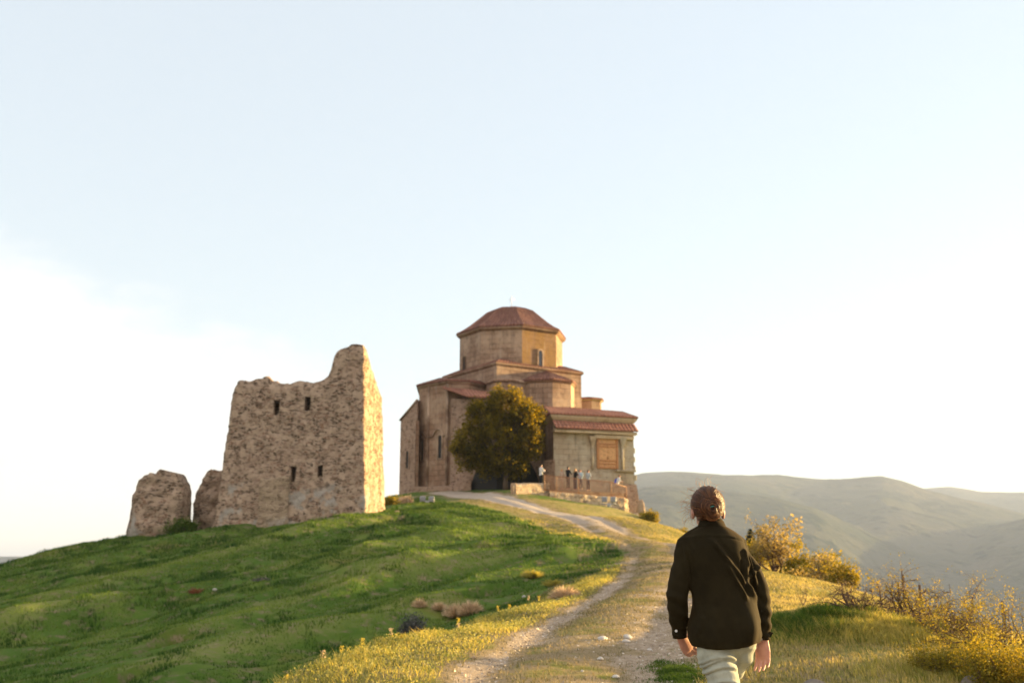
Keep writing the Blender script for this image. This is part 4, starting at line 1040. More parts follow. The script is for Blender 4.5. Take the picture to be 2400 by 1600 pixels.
tag(g1, 'short deep green turf on the shaded hillside below the ruin', 'grass', kind='stuff')
print('hill blades', len(x))
# --- golden verge along the break of slope
x, y = scatter(420000, -8, 9, 7.5, 60)
v = vsd_of(x, y); pdv = pd_of(x, y)
wdt = np.clip(1.9 - .0 * y, .8, 3)
prob = sstep(-0.45, 0.2, v) * sstep(-1.15, -1.5, pdv) * np.where(y > 36, .35, 1.0) * np.clip(1.35 - y / 60, .3, 1)
k = inframe(x, y) & (rng.random(len(x)) < prob) & (pdv < 0)
x, y, v = x[k], y[k], v[k]
n_ = fbm(x / .7, y / .7, oct=3)
hgt = (.035 + .055 * rng.random(len(x)) ** 1.5 + .10 * np.clip(n_, 0, 1)) * np.where(v < .9, 1.35, .8) * np.where(y > 30, .8, 1)
r = np.clip(.5 + .5 * n_ + .28 * rng.normal(size=len(x)), 0, 1)
g2 = blades('verge_grass', x, y, hgt, .007 + .0004 * y, M['grass_gold'], 1.0, rnd=r); print('verge', len(x))
tag(g2, 'sunlit golden grass fringe along the left edge of the track', 'grass', kind='stuff')
# broad leafed herbs and seed heads mixed into the verge
n_h = 150000; x, y = scatter(n_h * 2, -8, 7, 8, 40); v = vsd_of(x, y); pdv = pd_of(x, y)
k = inframe(x, y) & (rng.random(len(x)) < sstep(-.30, .25, v) * sstep(-1.1, -1.6, pdv)) & (pdv < 0) & (fbm(x / .5, y / .5, oct=2) > -.25)
x, y = x[k], y[k]; hz_ = ground_z(x, y) + (.015 + .095 * rng.random(len(x)) ** 1.2) * (1 + .5 * fbm(x / .6, y / .6, oct=2))
g2b = leaves_mesh('verge_herbs', np.c_[x, y, hz_], .014 + .0007 * y, M['herb']); print('herbs', len(x))
tag(g2b, 'low flowering herbs mixed into the sunlit verge', 'herbs', kind='stuff')
# gravel on the track
x, y = scatter(90000, -4, 8, 8, 40); pdv = np.abs(pd_of(x, y)); k = inframe(x, y) & (pdv < 2.0) & (samp(dirt, x, y) > .25 + .5 * rng.random(len(x)))
x, y = x[k], y[k]; g2c = leaves_mesh('track_gravel', np.c_[x, y, ground_z(x, y) + .003], .026, M['gravel'], var=.7, aspect=.9, up=0)
tag(g2c, 'small pale gravel scattered over the ruts', 'gravel', kind='stuff'); print('gravel', len(x))
# --- sparse tufts in and beside the track and up the spur
x, y = scatter(300000, -4, 9, 7.5, 76)
pdv = pd_of(x, y); n_ = fbm(x / .55, y / .55, oct=3)
k = inframe(x, y) & (np.abs(pdv) < 3.2) & (samp(dirt, x, y) + .35 * n_ < .42) & (rng.random(len(x)) < np.clip(1.3 - y / 60, .25, 1))
x, y, n_ = x[k], y[k], n_[k]
g3 = blades('track_grass', x, y, .018 + .04 * rng.random(len(x)) + .03 * np.clip(n_, 0, 1), .006 + .00045 * y, M['grass_track'], .7, rnd=np.clip(.5 - .5 * n_ + .3 * rng.normal(size=len(x)), 0, 1)); print('track', len(x))
tag(g3, 'short trodden grass between and beside the wheel ruts', 'grass', kind='stuff')
# --- meadow right of the track
x, y = scatter(420000, 1, 13, 8, 62)
pdv = pd_of(x, y); n_ = fbm(x / .6, y / .6 + 3, oct=3); n3 = fbm(x / 2.2 + 2, y / 2.2, oct=2)
k = inframe(x, y) & (pdv > 1.5) & (rng.random(len(x)) < np.clip(1.25 - y / 60, .3, 1)) & (n_ > -.55)
x, y, n_, n3 = x[k], y[k], n_[k], n3[k]
g4 = blades('meadow_grass', x, y, .03 + .05 * rng.random(len(x)) + .05 * np.clip(n_, 0, 1), .006 + .0004 * y, M['grass_dry'], .6, rnd=np.clip(.5 + .7 * n3 + .3 * rng.normal(size=len(x)), 0, 1)); print('meadow', len(x))
tag(g4, 'dry pale grass of the meadow right of the track', 'grass', kind='stuff')
# --- lush grass: patch by the track in front of the walker, and the dark mound
def patch(px, py, d, rx, ry, n, h, mat, name, label, w=.008, lean=.5):
    c = P(px, py, d); a = rng.normal(size=(n, 2)) * .45
    x = c.x + a[:, 0] * rx; y = c.y + a[:, 1] * ry
    e = np.exp(-(a ** 2).sum(1) * 1.2)
    hh_ = h * (.4 + .6 * rng.random(n)) * (.45 + .55 * e) * (.8 + .6 * fbm(x / .22, y / .22, oct=2))
    o = blades(name, x, y, hh_, w, mat, lean, rnd=np.clip(.45 + .5 * fbm(x / .5, y / .5, oct=2) + .25 * rng.normal(size=n), 0, 1))
    tag(o, label, 'grass', kind='stuff'); return o
patch(1590, 1585, 11.7, .42, 1.1, 9000, .075, M['grass_green'], 'track_side_grass', 'fresh green grass patch between the track and the walker', .007)
patch(1915, 1475, 14.2, .95, .75, 22000, .34, M['grass_green'], 'tall_dark_grass', 'tall dark green grass on the shaded mound right of the walker', .009, .8)
patch(1945, 1480, 14.0, 1.2, .7, 5000, .34, M['grass_gold'], 'mound_straw', 'scattered yellow stems among the dark green mound grass', .007, 1.0)
patch(2090, 1490, 13.8, 1.5, .7, 20000, .26, M['grass_gold'], 'tall_yellow_grass', 'tall yellow grass under the thorn bushes at the right', .009)
patch(2300, 1560, 11.6, 1.3, .8, 9000, .20, M['grass_gold'], 'edge_grass', 'tall golden grass in the lower right corner', .009)

# --- a leafy crown made of many clumps
def crown(name, c, rad, nclump, per, size, mat, parent, seed=0, flat=0.75, cl=0.32, clip=None, shell=.45):
    r_ = np.random.default_rng(seed); out = []
    while len(out) < nclump:
        v = r_.normal(size=3); v /= np.linalg.norm(v); q = r_.uniform(shell, 1.0) ** .6
        lump = 1 + .42 * float(fbm(np.array([v[0] * 2.2 + seed]), np.array([v[1] * 2.2]), np.array([v[2] * 2.2]), oct=2)[0])
        p = np.array(c) + v * np.array(rad) * q * lump
        if v[2] < -.2: p[2] = c[2] + (p[2] - c[2]) * flat
        if clip is not None and not clip(p): continue
        out.append(p)
    Cc = np.array(out)
    pts = np.repeat(Cc, per, 0) + r_.normal(size=(nclump * per, 3)) * cl
    rn = np.clip(np.repeat(r_.random(nclump), per) * .6 + .4 * r_.random(nclump * per), 0, 1)
    return leaves_mesh(name, pts, size, mat, parent, rnd=rn), Cc
tb = P(1186, 1148, 83.2); tz = gz(tb.x, tb.y)
tree = empty('leafy_tree', (tb.x, tb.y, tz)); tag(tree, 'dense round tree with golden sunlit top in front of the church', 'tree')
cc_ = Vector((P(1166, 1010, 82.0).x - tb.x, 0, P(1166, 1014, 82.0).z - tz))
V = []; F = []
tube(V, F, [(0, 0, -.3), (-.05, 0, .6), (.08, .05, 1.4), (-.1, 0, 2.4)], [.30, .23, .20, .17], 9)
sc_ = 83.2 / FPX * 1.0; allc = []
r_t = np.random.default_rng(5)
for bx, bz, br_, nn_ in ((1188, 962, 50, 170), (1138, 984, 48, 150), (1234, 982, 44, 130), (1103, 1036, 42, 120), (1170, 1040, 66, 200), (1232, 1046, 40, 110), (1092, 1074, 28, 60), (1146, 1086, 34, 80),
                        (1204, 1088, 34, 80), (1258, 972, 19, 34), (1073, 1046, 17, 24), (1166, 928, 20, 34), (1205, 930, 20, 34), (1118, 955, 18, 26), (1252, 1020, 20, 34)):
    c0_ = np.array([P(bx, bz, 83.2).x - tb.x, 0, P(bx, bz, 83.2).z - tz]); rr_m = br_ * sc_
    k_ = 0
    while k_ < nn_:
        v = r_t.normal(size=3); v /= np.linalg.norm(v); p = c0_ + v * rr_m * r_t.uniform(.35, 1.0) ** .6 * np.array([1, .95, 1]) + np.array([0, r_t.uniform(-.9, .9) * (2.2 - rr_m) * .5, 0])
        allc.append(p); k_ += 1
Cc = np.array(allc); pts_ = np.repeat(Cc, 36, 0) + r_t.normal(size=(len(Cc) * 36, 3)) * .19
leaves_mesh('crown', pts_, .17, M['tree_leaf'], tree, rnd=np.clip(np.repeat(r_t.random(len(Cc)), 36) * .6 + .4 * r_t.random(len(pts_)), 0, 1))
for q in range(60):
    e = Vector(Cc[q * 7]); s = Vector((0, 0, 1.0 + random.random() * 1.2)); m_ = s.lerp(e, .5) + Vector((0, 0, -.3))
    tube(V, F, [s, s.lerp(m_, .5), m_, e], [.09, .07, .045, .015], 5)
mesh_py('trunk', V, F, M['bark'], tree, True)

# --- branching bushes
def grow_bush(name, base, height, spread, nstem, depth, leafn, leafsize, leafmat_, label, cat='bush', seed=0, twig=.008, thorn=False, grp=None, droop=0.0, leafspread=.03, mat=None):
    r_ = random.Random(seed); z = gz(base[0], base[1]); root = empty(name, (base[0], base[1], z))
    tag(root, label, cat, grp)
    V = []; F = []; L = []
    def br(p, d, length, rad, lev):
        n = 4; pts = [p.copy()]; rr_ = [rad]; q = p.copy(); dd_ = d.copy()
        for i in range(n):
            dd_ = (dd_ + Vector((r_.gauss(0, .28), r_.gauss(0, .28), r_.gauss(0, .2) - droop * (lev > 0)))).normalized()
            q = q + dd_ * length / n
            if q.z < .02: q.z = .02
            pts.append(q.copy()); rr_.append(rad * (1 - .6 * (i + 1) / n))
        tube(V, F, pts, rr_, 4 if lev else 5, False)
        if lev >= depth - 1:
            for i in range(leafn):
                a = r_.random() * (len(pts) - 1.01); k_ = int(a); s = pts[k_].lerp(pts[k_ + 1], a - k_)
                L.append(tuple(s + Vector((r_.gauss(0, leafspread), r_.gauss(0, leafspread), r_.gauss(0, leafspread)))))
        if lev < depth:
            for i in range(3 if lev < 2 else r_.choice((2, 3))):
                k_ = r_.randint(1, len(pts) - 1); s = pts[k_]
                side = Vector((r_.gauss(0, 1), r_.gauss(0, 1), r_.gauss(.25, .7))).normalized()
                br(s, (dd_ * .55 + side * .85).normalized(), length * r_.uniform(.55, .8), rr_[k_] * .75, lev + 1)
    for s in range(nstem):
        an = r_.uniform(0, 6.28); d = Vector((math.cos(an) * spread, math.sin(an) * spread * .7, 1)).normalized()
        br(Vector((r_.gauss(0, .06), r_.gauss(0, .06), -.05)), d, height * r_.uniform(.42, .6), twig * 2.2, 0)
    mesh_py('branches', V, F, mat or M['twig'], root, True)
    if L: leaves_mesh('foliage', np.array(L), leafsize, leafmat_, root)
    return root
def at(px, py, d): v = P(px, py, d); return (v.x, v.y)
# thorny scrub at the right edge
TH = 'thorn bushes on the right of the track'
grow_bush('thorn_bush', at(2125, 1455, 15.2), 1.0, 1.5, 13, 4, 3, .020, M['bush_leaf'], 'bare thorn bush with dark twisted twigs below the tallest post', seed=3, grp=TH, twig=.011, droop=.07)
grow_bush('thorn_bush', at(2010, 1450, 14.6), .85, 1.6, 11, 4, 1, .020, M['bush_pale'], 'low nearly leafless thorn bush over the dark green mound', seed=4, grp=TH, twig=.009, droop=.06)
grow_bush('thorn_bush', at(2225, 1475, 13.8), .95, 1.5, 12, 4, 4, .020, M['bush_leaf'], 'middle thorn bush spreading sideways between two larger ones', seed=12, grp=TH, twig=.011, droop=.08)
grow_bush('thorn_bush', at(2345, 1510, 12.2), 1.12, 1.2, 13, 4, 6, .020, M['bush_leaf'], 'thorn bush with yellow buds cut by the right picture edge', seed=7, grp=TH, twig=.011)
grow_bush('yellow_bush', at(2350, 1590, 10.9), .62, 1.7, 18, 3, 34, .021, M['bush_leaf'], 'dense yellow leafed bush filling the lower right corner', seed=9, twig=.005, leafspread=.06)
grow_bush('yellow_bush', at(2225, 1565, 11.6), .45, 1.8, 12, 3, 20, .020, M['bush_leaf'], 'small yellow leafed bush left of the dense corner bush', seed=10, twig=.005, leafspread=.06)
grow_bush('bare_sapling', at(1872, 1430, 17.5), .75, 1.0, 3, 3, 0, .02, M['bush_pale'], 'thin bare twigs standing behind the dark green mound', 'sapling', seed=15, twig=.004)
# budding shrubs on the brow
BR = 'budding shrubs on the brow of the hill'
grow_bush('budding_shrub', at(1815, 1333, 34), 2.05, .42, 6, 4, 9, .075, M['bush_pale'], 'tallest pale budding shrub on the brow beside the walker', seed=21, grp=BR, twig=.02, leafspread=.10)
grow_bush('budding_shrub', at(1880, 1335, 33), 1.25, .8, 7, 4, 10, .075, M['bush_leaf'], 'yellow green bush right of the tallest budding shrub', seed=22, grp=BR, twig=.014, leafspread=.09)
grow_bush('budding_shrub', at(1935, 1345, 31), 1.25, .6, 6, 4, 7, .07, M['bush_pale'], 'loose twiggy shrub in the middle of the brow', seed=23, grp=BR, twig=.013, leafspread=.09)
grow_bush('budding_shrub', at(1978, 1368, 28), .85, .9, 6, 4, 7, .055, M['bush_leaf'], 'last low yellow shrub where the brow drops to the valley', seed=24, grp=BR, twig=.010, leafspread=.07)
grow_bush('budding_shrub', at(1768, 1325, 36), 1.15, .7, 6, 3, 12, .08, M['bush_leaf'], 'low green bush half hidden behind the walker shoulder', seed=25, grp=BR, twig=.012, leafspread=.10)
grow_bush('golden_bush', at(1522, 1222, 75), .9, 1.1, 8, 3, 16, .12, M['bush_leaf'], 'small golden bush at the cliff edge below the church buttress', seed=31, twig=.02, leafspread=.14)
grow_bush('golden_bush', at(1600, 1243, 62), .55, 1.1, 6, 3, 12, .09, M['bush_leaf'], 'tiny yellow bush on the skyline left of the walker head', seed=32, twig=.012, leafspread=.1)
# beside the ruin
grow_bush('ruin_bush', at(437, 1243, 62.2), 1.15, .7, 7, 4, 8, .10, M['grass_green'], 'dark green bush growing between the two ruined stumps', seed=41, twig=.02, leafspread=.12)
grow_bush('ruin_bush', at(408, 1236, 62), 1.3, .5, 3, 3, 8, .08, M['grass_green'], 'thin leafy sapling in front of the lone stump', seed=42, twig=.014, leafspread=.12)
grow_bush('ruin_bush', at(497, 1150, 69), 2.4, .35, 4, 3, 6, .09, M['bush_leaf'], 'thin bush showing above the leaning masonry lump', seed=43, twig=.02, leafspread=.12)
grow_bush('orange_bush', at(945, 1166, 76), .8, 1.2, 9, 3, 16, .12, M['straw'], 'rusty dry bush at the foot of the church corner', seed=44, twig=.02, leafspread=.14)
grow_bush('orange_bush', at(915, 1172, 72), .8, 1.3, 9, 3, 16, .12, M['bush_leaf'], 'golden brown bush touching the right foot of the tower', seed=45, twig=.02, leafspread=.14)
# little dark conifer on the brow
cb_ = P(1761, 1300, 37); cz = gz(cb_.x, cb_.y); con = empty('small_conifer', (cb_.x, cb_.y, cz)); tag(con, 'tiny dark conifer tip beside the budding shrubs', 'conifer')
htop = P(1761, 1240, 37).z - cz
tubes('trunk', [([(0, 0, -.1), (0, 0, htop * .9)], [.05, .015])], M['bark'], con)
n = 2600; t_ = rng.random(n) ** .7; an = rng.uniform(0, 6.28, n); rr_ = (1 - t_) * .36 * np.sqrt(rng.random(n)) + .03
leaves_mesh('crown', np.c_[np.cos(an) * rr_, np.sin(an) * rr_, .25 + t_ * (htop - .25)], .07, M['conifer'], con)

# --- rounded dry tussocks and shrub on the slope
def tussock(name, px, py, d, r, h, n, mat, label, w=.02, cat='grass tussock', squash=1.0, leaf=False, grp=None):
    c = P(px, py, d); z = gz(c.x, c.y)
    v = rng.normal(size=(n, 3)); v[:, 2] = np.abs(v[:, 2]) * .8 + .12; v /= np.linalg.norm(v, axis=1)[:, None]
    root = np.zeros((n, 3)); root[:, :2] = v[:, :2] * r * .55 * rng.random((n, 1)); 
    tip = v * np.array([r, r * squash, h]) * rng.uniform(.45, 1.12, (n, 1)) * (1 + .22 * np.sin(3 * np.arctan2(v[:, 1], v[:, 0]) + px))[:, None]
    if leaf:
        o = leaves_mesh('foliage', tip * rng.uniform(.6, 1, (n, 1)), w, mat)
    else:
        s = rng.normal(size=(n, 3)); s -= v * (s * v).sum(1)[:, None]; s /= np.linalg.norm(s, axis=1)[:, None]; s *= w / 2
        mid = root * .5 + tip * .5 + np.array([0, 0, h * .1])
        Vv = np.stack([root - s, root + s, mid + s, mid - s, tip], 1); i = np.arange(n)[:, None] * 5
        rn = np.clip(rng.random(n), 0, 1)
        o = mesh_np('blades', Vv.reshape(-1, 3), [i + np.array([[0, 1, 2, 3]]), i + np.array([[3, 2, 4]])], mat, None, False, attrs={'rnd': np.repeat(rn, 5)})
    o.name = name; o.location = (c.x, c.y, z - .02); tag(o, label, cat, grp); return o
TG = 'dry tussocks on the shaded slope'
tussock('dry_tussock', 1102, 1402, 29, .38, .40, 3500, M['straw'], 'right lobe of the pair of big straw coloured tussocks', grp=TG)
tussock('dry_tussock', 1068, 1404, 29.5, .36, .38, 3200, M['straw'], 'left lobe of the pair of big straw coloured tussocks', grp=TG)
tussock('dry_tussock', 1030, 1404, 30, .26, .24, 1800, M['straw'], 'smaller pale tussock just left of the big straw pair', grp=TG)
tussock('dry_tussock', 983, 1408, 30, .26, .26, 900, M['straw'], 'thin brownish tussock above the grey shrub', grp=TG)
tussock('dry_tussock', 1322, 1402, 25.2, .44, .32, 2600, M['straw'], 'straw tussock on the lit verge with a dark stone at its left', grp=TG)
tussock('dry_tussock', 1250, 1345, 34, .42, .28, 1800, M['grass_gold'], 'golden tussock catching the sun below the bend of the track', grp=TG)
tussock('dry_tussock', 1300, 1368, 31, .40, .22, 1200, M['grass_gold'], 'low golden tussock right below the one catching the sun', grp=TG)
tussock('grey_shrub', 967, 1452, 27, .42, .60, 3000, M['bush_grey'], 'small round grey shrub alone on the green slope', .05, 'shrub', leaf=True)
tussock('red_clod', 458, 1412, 40, .34, .20, 1400, M['rock_red'], 'rusty red mound of dry growth on the left slope', .05, 'mound', leaf=True)
tussock('grey_clump', 613, 1404, 41, .42, .16, 900, M['bush_grey'], 'grey brown clump right of the rusty red mound', .05, 'clump', leaf=True)

# --- stones
def rock(name, px, py, d, s, label, mat, flat=.55, cat='stone', grp=None, seed=0, sink=.3):
    c = P(px, py, d); z = gz(c.x, c.y)
    nu_, nv_ = 22, 14; V = []
    th_ = np.linspace(0, 2 * np.pi, nu_, endpoint=False); phi = np.linspace(-.5 * np.pi, .5 * np.pi, nv_)
    T, Pp = np.meshgrid(th_, phi); dx = np.cos(T) * np.cos(Pp); dy = np.sin(T) * np.cos(Pp); dz = np.sin(Pp)
    r_ = 1 + .30 * fbm(dx * 1.3 + seed * 7, dy * 1.3, dz * 1.3, oct=3)
    A = np.stack([dx * r_ * s, dy * r_ * s * .8, dz * r_ * s * flat], -1).reshape(-1, 3)
    i2 = np.arange(nu_ * nv_).reshape(nv_, nu_); Fq = np.stack([i2[:-1], np.roll(i2[:-1], -1, 1), np.roll(i2[1:], -1, 1), i2[1:]], -1).reshape(-1, 4)
    o = mesh_np(name, A, Fq, mat, None, True); o.location = (c.x, c.y, z + s * flat * (1 - 2 * sink)); o.rotation_euler = (0, 0, seed); tag(o, label, cat, grp); return o
PS = 'pale stones in the track'
rock('pale_stone', 1412, 1508, 14.2, .085, 'flat white stone in the middle of the track', M['rock_pale'], .4, grp=PS, seed=1)
rock('pale_stone', 1470, 1498, 14.5, .075, 'white stone with a smaller one below it, nearest the left cuff', M['rock_pale'], .5, grp=PS, seed=2)
rock('pale_stone', 1467, 1507, 14.1, .055, 'small tan stone directly below the white stone', M['rock_pale'], .5, grp=PS, seed=3)
rock('pale_stone', 1522, 1523, 13.6, .04, 'thin pale chip of stone in the right rut', M['rock_pale'], .4, grp=PS, seed=4)
rock('pale_stone', 1408, 1553, 12.6, .05, 'greyish stone in the track below the flat white stone', M['rock_pale'], .45, grp=PS, seed=5)
rock('pale_stone', 1443, 1587, 11.7, .045, 'pinkish pebble near the lower edge of the track', M['rock_pale'], .5, grp=PS, seed=6)
rock('pale_stone', 1365, 1583, 11.8, .022, 'tiny pebble left of the pinkish one', M['rock_pale'], .6, grp=PS, seed=8)
rock('pale_stone', 1110, 1555, 12.5, .035, 'small stone at the left edge of the left rut', M['rock_brown'], .6, grp=PS, seed=7)
rock('white_stone', 1228, 1388, 30, .06, 'lone small white stone on the green slope below the bend', M['rock_pale'], .7, seed=9)
rock('white_stone', 502, 1406, 40, .09, 'little white stone beside the rusty red mound', M['rock_pale'], .6, seed=10)
rock('dark_stone', 1306, 1412, 24.8, .10, 'dark stone at the left foot of the verge tussock', M['rock_grey'], .6, seed=11)
rock('boulder', 1903, 1600, 10.8, .16, 'rounded grey boulder at the bottom right of the walker', M['rock_grey'], .6, 'boulder', seed=12, sink=.48)
rock('boulder', 2272, 1578, 10.9, .09, 'dark pointed stone under the yellow bush', M['rock_grey'], .8, 'boulder', seed=13)
rock('boulder', 2290, 1582, 11.0, .11, 'light brown stone leaning under the yellow bush', M['rock_brown'], .7, 'boulder', seed=14)
rock('cliff_rock', 1501, 1195, 82, .42, 'tan rock outcrop at the foot of the church buttress', M['rock_brown'], 3.0, 'rock', seed=15)
rock('cliff_rock', 1492, 1218, 80.2, .35, 'small tan rock where the buttress meets the grass', M['rock_brown'], 1.0, 'rock', seed=16)
rock('rubble_stone', 488, 1233, 62, .30, 'loose reddish stone at the left foot of the tower', M['rock_brown'], .5, seed=17)
rock('rubble_stone', 932, 1197, 64, .28, 'loose pinkish stone right of the tower on the grass', M['rock_brown'], .5, seed=18)
rock('rubble_stone', 428, 1238, 62, .34, 'flat brown stone below the lone stump', M['rock_brown'], .5, seed=19)
rock('rubble_stone', 1462, 1217, 80, .22, 'pale loose stone on the grass below the terrace wall', M['rock_pale'], .5, seed=20)
# --- old fence posts on the right
FP = 'old wooden fence posts in the scrub'
def post(px, ptop, pbase, d, w, label, lean=0, seed=0):
    b = P(px, pbase, d); z = gz(b.x, b.y); top = P(px, ptop, d).z; h = top - z
    root_loc = (b.x, b.y, z)
    V = []; F = []
    tube(V, F, [(0, 0, -.2), (lean * .5, 0, h * .5), (lean, .02, h - .02), (lean, .02, h)], [w * .55, w * .5, w * .5, w * .38], 7)
    o = mesh_py('fence_post', V, F, M['postwood'], None); o.location = root_loc; tag(o, label, 'fence post', FP)
post(2118, 1346, 1395, 20, .055, 'tallest and thickest dark post in the scrub', .02)
post(2109, 1365, 1395, 20.4, .035, 'thin post just left of the tallest post', -.01)
post(2157, 1369, 1400, 19.5, .05, 'short post right of the tallest post', .01)
post(2353, 1408, 1440, 16, .045, 'stubby post behind the edge thorn bush', .0)
# --- weed stalks standing out of the verge
WS = 'tall weed stalks rising from the verge'
stk = [(458, 1610, 10.3, .26), (645, 1603, 10.9, .16), (663, 1592, 11.2, .17), (762, 1566, 12.2, .24), (805, 1548, 12.8, .22), (853, 1533, 13.2, .24), (919, 1512, 14.2, .26), (940, 1502, 14.6, .12), (1073, 1470, 17, .30), (1078, 1472, 16.6, .2), (1172, 1448, 19.5, .28), (1195, 1440, 20, .22), (1240, 1425, 21.5, .30), (1262, 1420, 22, .25)]
ORD = 'first second third fourth fifth sixth seventh eighth ninth tenth eleventh twelfth thirteenth fourteenth'.split()
for q, (px, py, d, h) in enumerate(stk):
    c = P(px, py, d); z = gz(c.x, c.y); r0 = empty('weed_stalk', (c.x, c.y, z - .02)); 
    tag(r0, ('yellow flowered' if q % 3 else 'dry brown') + ' weed stalk above the verge grass, ' + ORD[q] + ' from the left of the fourteen', 'weed', WS)
    hh2 = max(h, .12) ; lx = random.uniform(-.04, .04)
    tubes('stem', [([(0, 0, 0), (lx * .4, 0, hh2 * .5), (lx, 0, hh2)], [.005, .004, .003])], M['grass_gold'], r0, 4)
    n = 60; pts = np.c_[lx + rng.normal(0, .013, n), rng.normal(0, .013, n), hh2 * (1 - .35 * rng.random(n) ** 1.5)]
    leaves_mesh('flower_head', pts, .018, M['flower'] if q % 3 else M['straw'], r0)
# ------------------------------------------------------------------ people
def limb(V, F, pts, rads, seg=14, hint=(1, 0, 0), round0=True, round1=True):
    """closed tapering tube with rounded ends; rads entries r or (rx, ry), rx measured along the hint direction"""
    pts = [Vector(p) for p in pts]; rads = [r if isinstance(r, (tuple, list)) else (r, r) for r in rads]
    d0 = (pts[0] - pts[1]).normalized(); d1 = (pts[-1] - pts[-2]).normalized()
    P_, R_ = [], []
    if round0:
        m_ = min(rads[0])
        for f, g_ in ((1.0, .15), (.87, .5), (.5, .87)): P_.append(pts[0] + d0 * m_ * f); R_.append((rads[0][0] * g_, rads[0][1] * g_))
    P_ += pts; R_ += rads
    if round1:
        m_ = min(rads[-1])
        for f, g_ in ((.5, .87), (.87, .5), (1.0, .15)): P_.append(pts[-1] + d1 * m_ * f); R_.append((rads[-1][0] * g_, rads[-1][1] * g_))
    base_i = len(V); n = len(P_); ref = Vector(hint)
    for i in range(n):
        t_ = (P_[min(i + 1, n - 1)] - P_[max(i - 1, 0)]).normalized()
        a = ref - t_ * ref.dot(t_); a = a.normalized() if a.length > 1e-4 else t_.orthogonal().normalized(); b = t_.cross(a)
        for k in range(seg):
            an = 2 * math.pi * k / seg; V.append(P_[i] + a * (math.cos(an) * R_[i][0]) + b * (math.sin(an) * R_[i][1]))
    for i in range(n - 1):
        for k in range(seg):
            k2 = (k + 1) % seg; F.append((base_i + i * seg + k, base_i + i * seg + k2, base_i + (i + 1) * seg + k2, base_i + (i + 1) * seg + k))
    F.append(tuple(base_i + k for k in reversed(range(seg)))); F.append(tuple(base_i + (n - 1) * seg + k for k in range(seg)))
def ell(V, F, c, r, nu=20, nv=12, rot=None):
    c = Vector(c); b = len(V); m_ = rot or Matrix.Identity(3)
    for j in range(nv + 1):
        p = -math.pi / 2 + math.pi * j / nv
        for i in range(nu):
            t_ = 2 * math.pi * i / nu
            V.append(c + m_ @ Vector((math.cos(t_) * math.cos(p) * r[0], math.sin(t_) * math.cos(p) * r[1], math.sin(p) * r[2])) * 1.0)
    for j in range(nv):
        for i in range(nu):
            i2 = (i + 1) % nu; F.append((b + j * nu + i, b + j * nu + i2, b + (j + 1) * nu + i2, b + (j + 1) * nu + i))
def fuse(name, V, F, voxel, mat, parent, smooth_it=3):
    """one continuous surface from overlapping closed pieces"""
    me = bpy.data.meshes.new(name + '_src'); me.from_pydata([tuple(v) for v in V], [], F); me.update()
    o = bpy.data.objects.new(name + '_src', me); scene.collection.objects.link(o)
    md = o.modifiers.new('r', 'REMESH'); md.mode = 'VOXEL'; md.voxel_size = voxel
    if smooth_it:
        ms = o.modifiers.new('s', 'SMOOTH'); ms.iterations = smooth_it; ms.factor = .5
    dg = bpy.context.evaluated_depsgraph_get(); dg.update()
    nm = bpy.data.meshes.new_from_object(o.evaluated_get(dg)); nm.name = name
    bpy.data.objects.remove(o); bpy.data.meshes.remove(me)
    return link(name, nm, mat, parent, True)
def verts_np(o):
    a = np.empty(len(o.data.vertices) * 3, np.float32); o.data.vertices.foreach_get('co', a); return a.reshape(-1, 3).astype(float)
def set_verts(o, a): o.data.vertices.foreach_set('co', a.astype(np.float32).ravel()); o.data.update()
def normals_np(o):
    n = len(o.data.vertices); a = np.empty(n * 3, np.float32); o.data.vertices.foreach_get('normal', a); return a.reshape(-1, 3).astype(float)
def hand(V, F, wrist, dirv, width, palm_n, side, curl=0.5, sc=1.0, spread=.12):
    """palm, four separate bent fingers, thumb leaving the side of the palm. dirv along the hand, width across it towards the thumb"""
    w = Vector(wrist); d = Vector(dirv).normalized(); n_ = Vector(palm_n).normalized(); s = Vector(width).normalized()
    kn = w + d * .085 * sc
    limb(V, F, [w - d * .02 * sc, w + d * .02 * sc, w + d * .05 * sc, kn], [(.025 * sc, .018 * sc), (.032 * sc, .017 * sc), (.038 * sc, .015 * sc), (.037 * sc, .012 * sc)], 12, s)
    L = [.066, .074, .070, .055]
    for i in range(4):
        off = (1.5 - i) * .0195 * sc; p = kn + s * off - d * .004; dd = (d + s * (1.5 - i) * spread * .4).normalized(); c_ = curl * (1 + .18 * i); pts = [p - d * .012 * sc, p]; a = 0
        for k, f in enumerate((.46, .31, .23)):
            a += c_ * (.55, .75, .5)[k]; v = (dd * math.cos(a) + n_ * math.sin(a)); pts.append(pts[-1] + v * L[i] * f * sc)
        r0 = .0088 * sc * (1, 1.02, .98, .86)[i]; limb(V, F, pts, [r0, r0, r0 * .93, r0 * .86, r0 * .74], 8, s)
    b = w + d * .022 * sc + s * .026 * sc
    t1 = b + (d * .5 + s * .62 + n_ * .35).normalized() * .038 * sc; t2 = t1 + (d * .82 + s * .18 + n_ * .35).normalized() * .032 * sc; t3 = t2 + (d * .9 - s * .05 + n_ * .35).normalized() * .024 * sc
    limb(V, F, [b, t1, t2, t3], [.0135 * sc, .011 * sc, .010 * sc, .0078 * sc], 8, n_)

